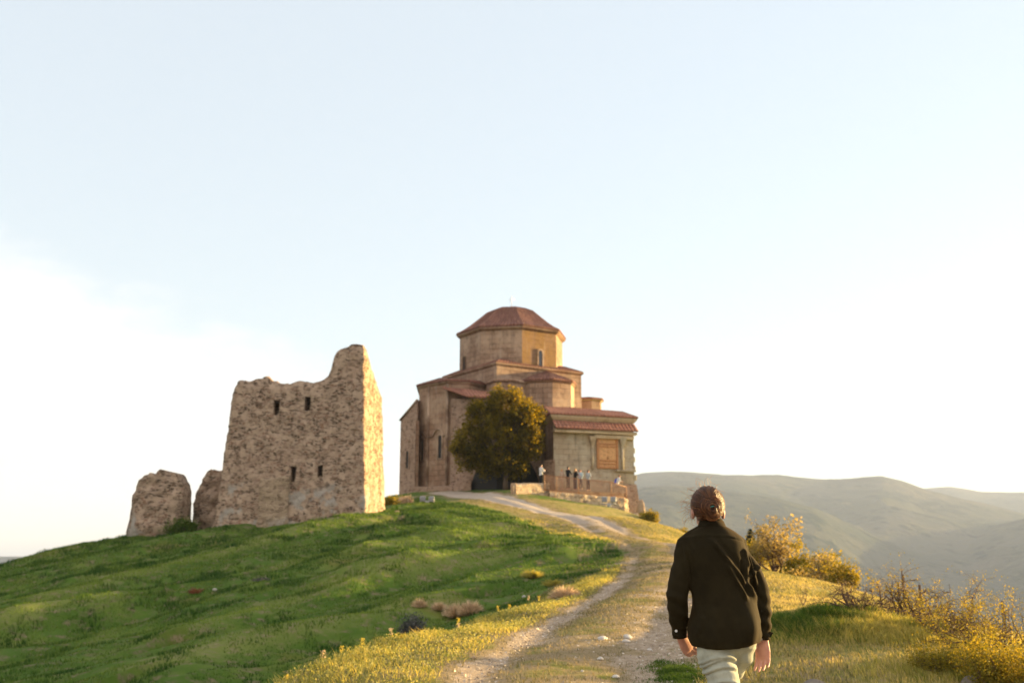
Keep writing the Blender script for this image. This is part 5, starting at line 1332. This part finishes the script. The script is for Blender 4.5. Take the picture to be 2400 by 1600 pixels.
M['skin'] = None
t = NT('skin'); ob = t.coord(); n0 = t.noise(ob, 18, 4)
t.fin(t.ramp(n0, [(.3, (0.50, 0.235, 0.175)), (.7, (0.62, 0.33, 0.25))]), .5, None, .35)
t.bsdf.inputs['Subsurface Weight'].default_value = .15; t.bsdf.inputs['Subsurface Radius'].default_value = (.02, .008, .004); M['skin'] = t.m
def cloth(name, c, sheen=0.3, scol=(1, .8, .5), rough=.9, fine=160):
    t = NT(name); ob = t.coord(); n0 = t.noise(ob, 9, 5, .6); f = t.noise(t.mapping(ob, (1, 1, .35)), fine, 3, .6)
    col = t.mix(t.rng(n0, .35, .7), tuple(x * .8 for x in c), tuple(min(1, x * 1.2) for x in c)); col = t.mix(t.math('MULTIPLY', f, .35), col, tuple(x * .55 for x in c))
    t.fin(col, rough, t.bump(f, .25, .002), .1)
    t.bsdf.inputs['Sheen Weight'].default_value = sheen; t.bsdf.inputs['Sheen Roughness'].default_value = .45; t.bsdf.inputs['Sheen Tint'].default_value = (*scol, 1)
    return t.m
M['jacket'] = cloth('brown_corduroy', (0.0195, 0.0150, 0.0066), .05, (1.0, .50, .15))
M['trousers'] = cloth('sage_cotton', (0.37, 0.375, 0.305), .1, (1, 1, 1), fine=300)
M['button'] = plain('white_button', (0.75, 0.75, 0.73), .3, .03, spec=.6)
M['button_m'] = plain('metal_button', (0.35, 0.28, 0.24), .35, .05, metal=.6)
M['shoe'] = plain('dark_shoe', (0.04, 0.035, 0.03), .6, .2)
M['clip'] = plain('green_clip', (0.03, 0.22, 0.16), .3, .1, spec=.6)
t = NT('auburn_hair'); r_ = t.attr('rnd')
t.fin(t.ramp(r_, [(0, (0.014, 0.006, 0.003)), (.6, (0.075, 0.028, 0.011)), (1, (0.32, 0.125, 0.04))]), .42, None, .45); t.bsdf.inputs['Sheen Weight'].default_value = .2; t.bsdf.inputs['Sheen Tint'].default_value = (1, .5, .2, 1)
tr = t.node('ShaderNodeBsdfTranslucent'); tr.inputs[0].default_value = (.55, .17, .045, 1); ms = t.node('ShaderNodeMixShader'); ms.inputs[0].default_value = .22
t.l.new(t.bsdf.outputs[0], ms.inputs[1]); t.l.new(tr.outputs[0], ms.inputs[2]); t.l.new(ms.outputs[0], t.out.inputs[0]); M['hair'] = t.m

# --- the walking woman
WD = 5.3
wc = P(1695, 1524, WD); WZ = gz(wc.x, WD); HEM = wc.z                   # hem height fixes the figure
wz0 = HEM - 0.845
woman = empty('person', (wc.x, WD, wz0)); tag(woman, 'woman with auburn hair bun walking away in a dark brown overshirt and pale sage trousers', 'person')
K = .00222
def wx(px, py=1450): return P(px, py, WD).x - wc.x
def wzr(py): return ZR(py, WD) - wz0
# body: one continuous mesh
V, F = [], []
hx = wx(1659, 1180); 
neck = wx(1664, 1215); sh_c = wx(1667, 1260)
headz = wzr(1142) - .105
ell(V, F, (hx, .02, headz + .012), (.074, .093, .098)); ell(V, F, (hx, .055, headz - .062), (.052, .058, .055)); ell(V, F, (hx, .108, headz - .012), (.011, .018, .022))
ell(V, F, (hx, .095, headz - .052), (.026, .014, .010)); ell(V, F, (hx, .085, headz - .095), (.026, .022, .018))
for s in (-1, 1): ell(V, F, (hx + s * .079, .008, headz - .026), (.011, .020, .035))
limb(V, F, [(neck, .012, 1.42), (neck, .012, 1.50), (hx, .02, headz - .04)], [(.058, .058), (.052, .055), (.052, .058)])
hipx = wx(1704, 1510)
limb(V, F, [(hipx, 0, .92), (hipx, 0, .97), (.0, .005, 1.07), (-.03, .005, 1.22), (sh_c, .0, 1.36), (sh_c, 0, 1.42)], [(.142, .10), (.150, .105), (.120, .09), (.132, .095), (.120, .08), (.07, .05)], 20)
LSh = Vector((wx(1612, 1275), 0, wzr(1275))); RSh = Vector((wx(1725, 1275), 0, wzr(1275)))
LEl = Vector((wx(1587, 1403), .0, wzr(1403))); REl = Vector((wx(1783, 1398), .035, wzr(1398)))
LWr = Vector((wx(1600, 1488), .10, wzr(1488))); RWr = Vector((wx(1795, 1492), .06, wzr(1492)))
LS0 = LSh + Vector((.02, 0, -.03)); RS0 = RSh + Vector((-.02, 0, -.03))
limb(V, F, [LS0, LSh.lerp(LEl, .5), LEl, LEl.lerp(LWr, .35), LWr], [.046, .042, .036, .037, .024]); limb(V, F, [RS0, RSh.lerp(REl, .5), REl, REl.lerp(RWr, .35), RWr], [.046, .042, .036, .037, .024])
hand(V, F, LWr + Vector((.012, .02, -.016)), (.48, .40, -.78), (.55, .15, .55), (.75, .25, .4), -1, .55, 1.02)
hand(V, F, RWr + Vector((-.002, .0, -.020)), (-.03, .05, -1), (-.82, .45, 0), (-.45, -.80, 0), 1, .42, 1.06)
# legs: left planted under the hips, right swung ahead of it
LL = [(wx(1674, 1520), -.01, .86), (wx(1697, 1600), -.05, .66), (wx(1706), -.10, .50), (wx(1700), -.20, .28), (wx(1694), -.28, .10)]
RL = [(wx(1738, 1520), .02, .86), (wx(1713), .13, .66), (wx(1690), .23, .50), (wx(1690), .25, .28), (wx(1692), .29, .10)]
LL = [(wx(1675, 1530), -.012, .84), (wx(1687, 1570), -.03, .75), (wx(1697, 1600), -.05, .68), (wx(1706), -.10, .50), (wx(1700), -.20, .28), (wx(1694), -.28, .10)]
RL = [(wx(1735, 1530), .04, .84), (wx(1722, 1570), .10, .75), (wx(1707, 1600), .15, .68), (wx(1690), .23, .50), (wx(1690), .25, .28), (wx(1692), .29, .10)]
limb(V, F, [(wx(1678, 1500), 0, .92)] + LL, [.06, .066, .06, .054, .044, .043, .032]); limb(V, F, [(wx(1732, 1500), .01, .92)] + RL, [.06, .058, .052, .047, .044, .043, .032])
for (x_, y_) in ((wx(1694), -.28), (wx(1692), .29)): limb(V, F, [(x_, y_ - .03, .05), (x_, y_ + .06, .045), (x_, y_ + .15, .03)], [(.032, .04), (.04, .03), (.034, .018)])
fuse('body', V, F, .0046, M['skin'], woman, 2)
# trousers
V, F = [], []
limb(V, F, [(hipx + .002, 0, .90), (hipx, 0, .95), (hipx - .01, 0, 1.02)], [(.160, .10), (.165, .115), (.145, .11)], 22)
limb(V, F, [(wx(1672, 1500), -.01, .90), (wx(1675, 1530), -.012, .83), (wx(1687, 1570), -.03, .75), (wx(1697, 1600), -.05, .68), (wx(1706), -.10, .50), (wx(1700), -.20, .28), (wx(1695), -.27, .12)], [.088, .094, .084, .072, .060, .056, .046], 20, round1=False)
limb(V, F, [(wx(1736, 1500), .01, .90), (wx(1735, 1530), .04, .83), (wx(1722, 1570), .10, .75), (wx(1707, 1600), .15, .68), (wx(1690), .23, .50), (wx(1690), .25, .28), (wx(1692), .28, .12)], [.084, .080, .070, .062, .060, .056, .046], 20, round1=False)
tr_o = fuse('trousers', V, F, .0058, M['trousers'], woman, 3)
a = verts_np(tr_o); nn = normals_np(tr_o)
lm = sstep(.02, -.0, a[:, 0] - wx(1722)) * sstep(-.30, -.05, a[:, 1] * 0 + .1)
fold = 0
for z0, tilt, amp in ((.812, .10, .008), (.790, .22, .009), (.752, .22, .009), (.688, .18, .010), (.66, .1, .006)):
    dz = a[:, 2] - (z0 + tilt * (a[:, 0] - wx(1640)) - .5 * (a[:, 0] - wx(1675)) ** 2 * 8); fold = fold + amp * (np.exp(-((dz - .006) / .010) ** 2) - 1.0 * np.exp(-((dz + .007) / .0055) ** 2))
fold = fold * sstep(wx(1722), wx(1705), a[:, 0]) + .004 * np.sin(a[:, 2] * 70 + a[:, 0] * 20) * sstep(wx(1720), wx(1735), a[:, 0])
set_verts(tr_o, a + nn * (fold * (a[:, 2] < .86))[:, None])
for x_, y_ in ((wx(1694), -.29), (wx(1692), .28)):
    V, F = [], []
    limb(V, F, [(x_, y_ - .03, .055), (x_, y_ + .05, .055), (x_, y_ + .13, .038), (x_, y_ + .18, .03)], [(.040, .05), (.044, .045), (.046, .032), (.036, .024)], 14); limb(V, F, [(x_, y_ - .02, .05), (x_, y_ - .02, .11)], [.044, .042])
    fuse('shoe', V, F, .008, M['shoe'], woman, 2)
# overshirt: torso and sleeves fused
V, F = [], []
prof_s = [  # z, left x px, right x px, depth radius, y offset
    (1516, 1622, 1776, .128, .0), (1495, 1613, 1783, .140, .0), (1470, 1612, 1782, .142, .0), (1440, 1620, 1778, .138, .0), (1410, 1622, 1770, .132, -.002),
    (1375, 1620, 1762, .128, -.004), (1340, 1615, 1757, .126, -.008), (1305, 1606, 1750, .122, -.012), (1280, 1598, 1744, .115, -.010), (1262, 1600, 1738, .100, -.006), (1247, 1616, 1722, .082, .0), (1234, 1636, 1700, .066, .004)]
limb(V, F, [((wx(l, z) + wx(r, z)) / 2, y, wzr(z)) for z, l, r, dr, y in prof_s], [((wx(r, z) - wx(l, z)) / 2, dr) for z, l, r, dr, y in prof_s], 36, round0=False)
limb(V, F, [LSh + Vector((.012, 0, .0)), LSh + Vector((-.004, 0, -.05)), LSh.lerp(LEl, .5) + Vector((-.006, 0, 0)), LEl + Vector((.002, 0, .02)), LEl.lerp(LWr, .4) + Vector((.0, 0, 0)), LEl.lerp(LWr, .8), LWr + Vector((0, -.01, -.004))], [.044, .052, .056, .056, .052, .042, .036], 18, round1=False)
limb(V, F, [RSh + Vector((-.012, 0, .0)), RSh + Vector((.008, 0, -.05)), RSh.lerp(REl, .5) + Vector((.008, 0, 0)), REl + Vector((-.002, 0, .02)), REl.lerp(RWr, .4), REl.lerp(RWr, .8), RWr + Vector((0, 0, -.004))], [.046, .056, .060, .060, .056, .046, .038], 18, round1=False)
for sg, S_, E_, tipx in ((-1, LSh, LEl, wx(1585, 1262)), (1, RSh, REl, wx(1749, 1262))):
    tp = Vector((tipx - sg * .040, -.002, wzr(1262) - .030))
    limb(V, F, [(wx(1667, 1240), .0, wzr(1234) - .020), (wx(1667, 1240) + sg * .055, -.002, wzr(1240) - .030), tp.lerp(Vector((wx(1667, 1240) + sg * .055, 0, wzr(1240) - .030)), .5) + Vector((0, 0, .006)), tp, tp + Vector((sg * .006, 0, -.045)), S_.lerp(E_, .35)], [(.05, .050), (.045, .052), (.046, .048), (.040, .042), (.046, .050), (.054, .054)], 18, hint=(0, 1, 0))
js = fuse('overshirt', V, F, .0055, M['jacket'], woman, 4)
a = verts_np(js); nn = normals_np(js); X_, Y_, Z_ = a[:, 0], a[:, 1], a[:, 2]
backm = sstep(.03, -.03, Y_)
PXV = 1695 + X_ / K; fz = Z_
def zpx(py): return wzr(py)
def segfold(x0, y0, x1, y1, wid, amp, taper=True):
    """a crease along a line given by its ends; wid in metres"""
    ax, az_, bx, bz = wx(x0, y0), wzr(y0), wx(x1, y1), wzr(y1); dx, dz = bx - ax, bz - az_; L = math.hypot(dx, dz)
    t_ = ((X_ - ax) * dx + (Z_ - az_) * dz) / L ** 2; q = ((X_ - ax) * dz - (Z_ - az_) * dx) / L
    e = sstep(-.08, .15, t_) * sstep(1.08, .82, t_) if taper else sstep(-.02, .02, t_) * sstep(1.02, .98, t_)
    return amp * e * (np.exp(-(q / wid) ** 2) - .55 * np.exp(-((q + wid * 1.9) / (wid * 1.2)) ** 2) )
fo = (segfold(1655, 1262, 1775, 1412, .013, .017) + segfold(1690, 1320, 1740, 1402, .011, .016) + segfold(1728, 1312, 1742, 1385, .010, -.014)
      + segfold(1618, 1330, 1632, 1450, .012, .007) + segfold(1600, 1275, 1622, 1390, .010, .014) + segfold(1640, 1440, 1625, 1490, .012, .006)
      + segfold(1742, 1285, 1772, 1375, .010, .018) + segfold(1752, 1352, 1780, 1325, .009, .014) + segfold(1735, 1285, 1746, 1330, .008, .014)
      + segfold(1700, 1440, 1720, 1520, .016, .005) + segfold(1665, 1420, 1668, 1515, .018, .004))
fo = fo * backm
fo = fo + .0035 * fbm(X_ * 14, Z_ * 9, Y_ * 14, oct=2)
# sleeve wrinkles near elbow and cuff
sl = ((X_ < wx(1612)) | (X_ > wx(1776))) * 1.0
fo = fo + sl * .0035 * np.sin(Z_ * 95 + X_ * 40) * sstep(1.28, 1.0, Z_)
# yoke seam across the shoulders
ys_ = wzr(1268) + .02 - .25 * (X_ - wx(1667)) ** 2 * 3
fo = fo - .0022 * backm * np.exp(-((Z_ - ys_) / .004) ** 2) + .0016 * backm * np.exp(-((Z_ - ys_ - .01) / .006) ** 2)
# seat fullness low on the right
fo = fo + .034 * backm * np.exp(-((X_ - wx(1742)) / .050) ** 2 - ((Z_ - wzr(1465)) / .085) ** 2)
a = a + nn * fo[:, None]
# shirt-tail hem: cut higher at the sides
lowm = (Z_ < wzr(1500)) & (X_ > wx(1606)) & (X_ < wx(1790)); xc = (X_ - wx(1672)) / (wx(1783) - wx(1613)) * 2
a[:, 2] += np.where(lowm, sstep(wzr(1500), wzr(1522), Z_) * (.036 * np.clip(np.abs(xc), 0, 1.3) ** 2.4 - .002), 0)
set_verts(js, a)
# collar
V, F = [], []
cz = wzr(1236)
ring = []
nC = 26
for lvl, (z_, r_x, r_y, dy) in enumerate(((cz - .004, .070, .072, -.004), (cz + .016, .064, .066, -.002), (cz + .030, .060, .062, .0), (cz + .033, .056, .058, .0), (cz + .018, .056, .057, .0), (cz - .004, .060, .062, 0))):
    for k in range(nC):
        an = 2 * math.pi * k / nC; back = .5 - .5 * math.sin(an)
        V.append(Vector((wx(1667, 1225) + math.cos(an) * r_x, .010 + dy + math.sin(an) * r_y, z_ + (.010 * back if lvl in (2, 3) else 0) - .012 * (1 - back))))
for l_ in range(5):
    for k in range(nC): k2 = (k + 1) % nC; F.append((l_ * nC + k, l_ * nC + k2, (l_ + 1) * nC + k2, (l_ + 1) * nC + k))
col_o = mesh_py('collar', V, F, M['jacket'], js, True)
V, F = [], []
for k in range(17):      # turned-down collar leaf round the back
    an = R(200 + 140 * k / 16)
    for rr1, zz in ((.063, cz + .033), (.078, cz - .002), (.075, cz - .006)): V.append(Vector((wx(1667, 1225) + math.cos(an) * rr1, .010 + math.sin(an) * rr1, zz)))
for k in range(16):
    for l_ in range(2): F.append((k * 3 + l_, k * 3 + 3 + l_, k * 3 + 4 + l_, k * 3 + 1 + l_))
cl2 = mesh_py('collar_leaf', V, F, M['jacket'], js, True); sd = cl2.modifiers.new('s', 'SOLIDIFY'); sd.thickness = .004
# cuffs with their open flaps and buttons
def cuff(c, ax, r, flap, but, but_mat):
    V, F = [], []
    c = Vector(c); ax = Vector(ax).normalized()
    limb(V, F, [c - ax * .030, c, c + ax * .022], [r * .97, r, r * 1.02], 20, round0=False, round1=False)
    o = mesh_py('cuff', V, F, M['jacket'], js, True)
    pts = [Vector(p) for p in flap]; n_ = (pts[1] - pts[0]).cross(pts[2] - pts[0]).normalized() * .0035
    k = len(pts); VV = [p + n_ for p in pts] + [p - n_ for p in pts]
    mesh_py('cuff_flap', VV, [tuple(range(k)), tuple(reversed(range(k, 2 * k)))] + [(i, k + i, k + (i + 1) % k, (i + 1) % k) for i in range(k)], M['jacket'], o)
    for b in but:
        V, F = [], []; limb(V, F, [Vector(b), Vector(b) + Vector((0, -.004, 0))], [.0072, .0062], 12, round0=False, round1=False); mesh_py('button', V, F, but_mat, o)
lc = LWr + Vector((0, -.002, .004)); rc_ = RWr + Vector((0, 0, .004))
cuff(lc, (.1, .15, -1), .037, [(wx(1592, 1470), .055, wzr(1470)), (wx(1580, 1480), .045, wzr(1480)), (wx(1592, 1494), .045, wzr(1494)), (wx(1604, 1496), .055, wzr(1496)), (wx(1604, 1474), .06, wzr(1474))], [(wx(1588, 1479), .043, wzr(1479))], M['button'])
cuff(rc_, (.0, 0, -1), .036, [(wx(1800, 1487), .034, wzr(1487)), (wx(1808, 1480), .032, wzr(1480)), (wx(1816, 1483), .032, wzr(1483)), (wx(1811, 1491), .032, wzr(1491)), (wx(1800, 1500), .034, wzr(1500))], [(wx(1787, 1498), .023, wzr(1498)), (wx(1797, 1488), .022, wzr(1488)), (wx(1797, 1468), .022, wzr(1468))], M['button_m'])
# hair: scalp cap, combed strands, coiled bun, loose wisps
V, F = [], []
hc = Vector((hx, .005, headz + .014))
ell(V, F, hc, (.084, .098, .094), 28, 18)
cap = fuse('hair', V, F, .006, M['hair'], woman, 0)
a = verts_np(cap); c0 = np.array(hc)
# clear the face and the nape
d_ = a - c0; low = sstep(.0, -.080, d_[:, 2]); frn = sstep(.03, .07, d_[:, 1]) * sstep(.045, .02, d_[:, 2])
a = c0 + d_ * (1 - .55 * np.clip(low, 0, 1) - .2 * frn)[:, None]; set_verts(cap, a)
at_ = cap.data.attributes.new('rnd', 'FLOAT', 'POINT'); at_.data.foreach_set('value', np.full(len(a), .12, np.float32))
bunc = Vector((wx(1658, 1191), -.098, wzr(1191)))
rs = random.Random(5)
def strands(name, curves, mat, parent, r0=.0011, seg=4):
    V, F, A = [], [], []
    for pts, rr_, rn in curves:
        b = len(V); tube(V, F, pts, [rr_] * (len(pts) - 1) + [rr_ * .4], seg, False); A += [rn] * (len(V) - b)
    me = bpy.data.meshes.new(name); me.from_pydata([tuple(v) for v in V], [], F); at_ = me.attributes.new('rnd', 'FLOAT', 'POINT'); at_.data.foreach_set('value', np.array(A, np.float32)); me.update()
    return link(name, me, mat, parent, True)
cur = []
for i in range(1500):
    an = rs.uniform(0, 2 * math.pi); up = rs.uniform(-.35, 1)
    # start on the front/top half of the scalp, sweep over to the bun
    st = Vector((math.sin(an), math.cos(an) * .75 + .35, up)).normalized()
    if st.z < -.16: continue
    en = (Vector((bunc.x + rs.gauss(0, .012), bunc.y, bunc.z + rs.gauss(.0, .014))) - hc).normalized()
    om = math.acos(max(-1, min(1, st.dot(en)))); pts = []
    lock = .0045 * math.sin(11 * an + 6 * up + 2 * math.sin(4 * an)) + rs.gauss(0, .0022)
    for k in range(9):
        t_ = k / 8; v = (st * math.sin((1 - t_) * om) + en * math.sin(t_ * om)) / max(.05, math.sin(om))
        v.normalize(); rr1 = 1.0 + (.025 + lock * 8 + rs.gauss(0, .006)) * math.sin(math.pi * min(1, t_ + .15))
        pts.append(hc + Vector((v.x * .083 * rr1, v.y * .098 * rr1, v.z * .094 * rr1)))
    cur.append((pts, rs.uniform(.0007, .0018), min(1, max(0, rs.gauss(.42 + .25 * math.sin(17 * an + 3), .28)))))
strands('combed_hair', cur, M['hair'], cap)
cur = []
for i in range(520):       # coils of the bun
    R0 = rs.uniform(.016, .052); ph0 = rs.uniform(0, 6.28); ln = rs.uniform(1.6, 4.5); til = rs.gauss(0, .5); tx = rs.gauss(0, .35); pts = []
    rnc = min(1, max(0, rs.gauss(.5, .38)))
    for k in range(12):
        a_ = ph0 + ln * k / 11; rr1 = R0 * (1 + .20 * math.sin(2.3 * a_ + ph0) + .10 * (k / 11 - .5))
        p = Vector((math.cos(a_) * rr1 * .95, 0, math.sin(a_) * rr1 * 1.12)); p.y = -.034 + .034 * (R0 / .050) ** 2 + math.sin(a_ + til) * .010 + tx * .014
        pts.append(bunc + p)
    cur.append((pts, rs.uniform(.0007, .0020), rnc))
strands('bun', cur, M['hair'], cap)
V, F = [], []; ell(V, F, bunc + Vector((0, .004, 0)), (.040, .026, .044)); bo = mesh_py('bun_core', V, F, M['hair'], cap, True)
cur = []
for i in range(90):        # wisps blowing to the left, a few above the crown
    if i < 55:
        s = hc + Vector((-.080, rs.uniform(-.04, .05), rs.uniform(-.07, .05))); d = Vector((rs.uniform(-.9, -.1), rs.uniform(-.2, .2), rs.uniform(-.9, .5)))
    else:
        a_ = rs.uniform(-.9, .9); s = hc + Vector((math.sin(a_) * .08, rs.uniform(-.03, .03), math.cos(a_) * .094)); d = Vector((rs.uniform(-.6, .3), 0, rs.uniform(.1, .6)))
    pts = [s]; L = rs.uniform(.035, .11)
    for k in range(6): d = (d + Vector((rs.gauss(0, .5), rs.gauss(0, .3), rs.gauss(-.08, .5)))).normalized() * 1; pts.append(pts[-1] + d * L / 6)
    cur.append((pts, .0006, .95))
strands('loose_wisps', cur, M['hair'], cap, seg=3)
V, F = [], []; limb(V, F, [bunc + Vector((-.010, -.044, .002)), bunc + Vector((.006, -.047, .006))], [.0022, .002], 8); mesh_py('hair_clip', V, F, M['clip'], cap, True)

# --- visitors on the terrace
def visitor(px, pfeet, d, rz, top, trou, hairc, label, h=1.70, arms='down', lean=0.0, bag=None, hairlong=False, mz=None):
    b = P(px, pfeet, d); root = empty('person', (b.x, b.y, b.z if mz is None else mz), rz); tag(root, label, 'person', None); s = h / 1.70
    def S(p): return (p[0] * s, p[1] * s + lean * max(0, p[2] - .9), p[2] * s)
    hd = (0, .02, 1.58)
    if arms == 'rail': el_ = [(-.25, .10, 1.14), (.25, .10, 1.14)]; wr = [(-.20, .34, 1.10), (.20, .34, 1.10)]
    elif arms == 'phone': el_ = [(-.24, .12, 1.12), (.24, .12, 1.12)]; wr = [(-.07, .33, 1.28), (.07, .33, 1.28)]
    elif arms == 'cross': el_ = [(-.25, .04, 1.12), (.25, .04, 1.12)]; wr = [(.06, .20, 1.14), (-.06, .20, 1.10)]
    else: el_ = [(-.26, -.02, 1.12), (.26, -.02, 1.12)]; wr = [(-.25, .08, .87), (.25, .06, .87)]
    sh = [(-.18, 0, 1.39), (.18, 0, 1.39)]
    V, F = [], []
    ell(V, F, S(hd), (.075 * s, .092 * s, .108 * s)); ell(V, F, S((0, .11, 1.56)), (.012, .02, .022)); ell(V, F, S((0, .06, 1.51)), (.05, .05, .05))
    for q in (-1, 1): ell(V, F, S((q * .077, .01, 1.57)), (.010, .018, .03))
    limb(V, F, [S((0, 0, 1.38)), S((0, .02, 1.55))], [.055 * s, .052 * s]); limb(V, F, [S((0, 0, .88)), S((0, 0, 1.05)), S((0, 0, 1.25)), S((0, 0, 1.40))], [(.155, .11), (.13, .095), (.155, .105), (.11, .07)])
    for q in (0, 1):
        sx_ = -1 if q == 0 else 1
        limb(V, F, [S(sh[q]), S(el_[q]), S(wr[q])], [.048, .038, .026]); w_ = Vector(S(wr[q])); dd = (w_ - Vector(S(el_[q]))).normalized()
        hand(V, F, w_, dd, Vector((-sx_, .2, .3)), Vector((-sx_ * .3, .4, -.8)), sx_, .5, 1.0)
        limb(V, F, [S((sx_ * .09, 0, .88)), S((sx_ * .10, .02, .48)), S((sx_ * .11, -.01, .08))], [.085, .056, .036]); limb(V, F, [S((sx_ * .11, -.04, .045)), S((sx_ * .12, .13, .035))], [.038, .03])
    fuse('body', V, F, .0105, M['skin'], root, 1)
    V, F = [], []
    limb(V, F, [S((0, 0, .86)), S((0, 0, 1.02)), S((0, 0, 1.25)), S((0, 0, 1.42))], [(.18, .13), (.165, .12), (.18, .125), (.12, .085)], 18)
    for q in (0, 1): limb(V, F, [S(sh[q]), S(el_[q]), tuple(Vector(S(el_[q])).lerp(Vector(S(wr[q])), .55))], [.066, .054, .044], 12, round1=False)
    fuse('shirt', V, F, .014, top, root, 2)
    V, F = [], []
    limb(V, F, [S((0, 0, .82)), S((0, 0, .97))], [(.168, .125), (.155, .115)], 18)
    for q in (-1, 1): limb(V, F, [S((q * .09, 0, .86)), S((q * .10, .02, .48)), S((q * .11, -.01, .09))], [.10, .072, .055], 12)
    fuse('trousers', V, F, .014, trou, root, 2)
    V, F = [], []
    ell(V, F, S((0, .0, 1.615)), (.086 * s, .098 * s, .092 * s))
    if hairlong: limb(V, F, [S((0, -.05, 1.60)), S((0, -.07, 1.38))], [(.085, .05), (.07, .03)])
    ho = fuse('hair', V, F, .014, hairc, root, 2)
    if bag: 
        V, F = [], []; limb(V, F, [S((-.20, -.12, 1.30)), S((-.20, -.14, 1.02))], [(.13, .09), (.15, .11)], 14)
        bo_ = fuse('shoulder_bag', V, F, .014, bag, None, 2); bo_.location = root.location; bo_.rotation_euler = root.rotation_euler
        tag(bo_, 'blue bag hanging at the back of the white clad visitor', 'bag')
    return root
C = {k: cloth('cloth_' + k, v, .1, (1, 1, 1)) for k, v in {'white': (.62, .62, .62), 'black': (.012, .012, .014), 'beige': (.45, .33, .25), 'grey': (.42, .44, .44), 'jeans': (.06, .07, .10), 'blue': (.04, .08, .45), 'pale': (.40, .50, .55)}.items()}
H = {'dark': plain('dark_hair', (.02, .014, .01), .5), 'blond': plain('blond_hair', (.42, .24, .09), .5), 'brown': plain('brown_hair', (.14, .06, .025), .5)}
visitor(1268, 1140, 79.9, R(-60), C['white'], C['black'], H['dark'], 'person in white shirt and black trousers at the left end of the railing', 1.78, 'phone')
visitor(1317, 1146, 81.0, R(-50), C['beige'], C['beige'], H['blond'], 'person in beige clothes left of the man in black', 1.62, 'rail')
visitor(1331, 1146, 81.2, R(-50), C['black'], C['jeans'], H['dark'], 'tall dark haired person in a black jacket behind the railing', 1.84, 'rail', .05)
visitor(1348, 1147, 81.5, R(-65), C['black'], C['jeans'], H['blond'], 'blond person in a black top looking right behind the railing', 1.72, 'phone', .05, hairlong=True)
visitor(1361, 1146, 82.8, R(150), C['pale'], C['jeans'], H['brown'], 'half hidden person in pale blue behind the blond visitor', 1.60, 'cross')
visitor(1379, 1149, 81.9, R(-40), C['grey'], C['jeans'], H['brown'], 'person in a loose light grey top in the middle of the railing', 1.66, 'cross')
visitor(1447, 1158, 84.3, R(-75), C['white'], C['jeans'], H['brown'], 'person in white leaning forward at the right end of the terrace', 1.62, 'rail', .30, bag=C['blue'])
# ------------------------------------------------------------------ haze
hz = NT('haze_air'); hz.n.remove(hz.bsdf)
pv = hz.node('ShaderNodeVolumePrincipled'); pv.inputs['Color'].default_value = (0.47, 0.56, 0.80, 1)
pv.inputs['Density'].default_value = 0.000105; pv.inputs['Anisotropy'].default_value = 0.08
hz.l.new(pv.outputs[0], hz.out.inputs['Volume'])
X0, X1, Y0, Y1, Z0, Z1 = -27000, 27000, -27000, 27000, -360, 460
haze = mesh_py('haze', [(x, y, z) for z in (Z0, Z1) for y in (Y0, Y1) for x in (X0, X1)],
               [(0, 2, 3, 1), (4, 5, 7, 6), (0, 1, 5, 4), (2, 6, 7, 3), (0, 4, 6, 2), (1, 3, 7, 5)], hz.m)
tag(haze, kind='stuff', label='pale even haze in the valley air', cat='haze')
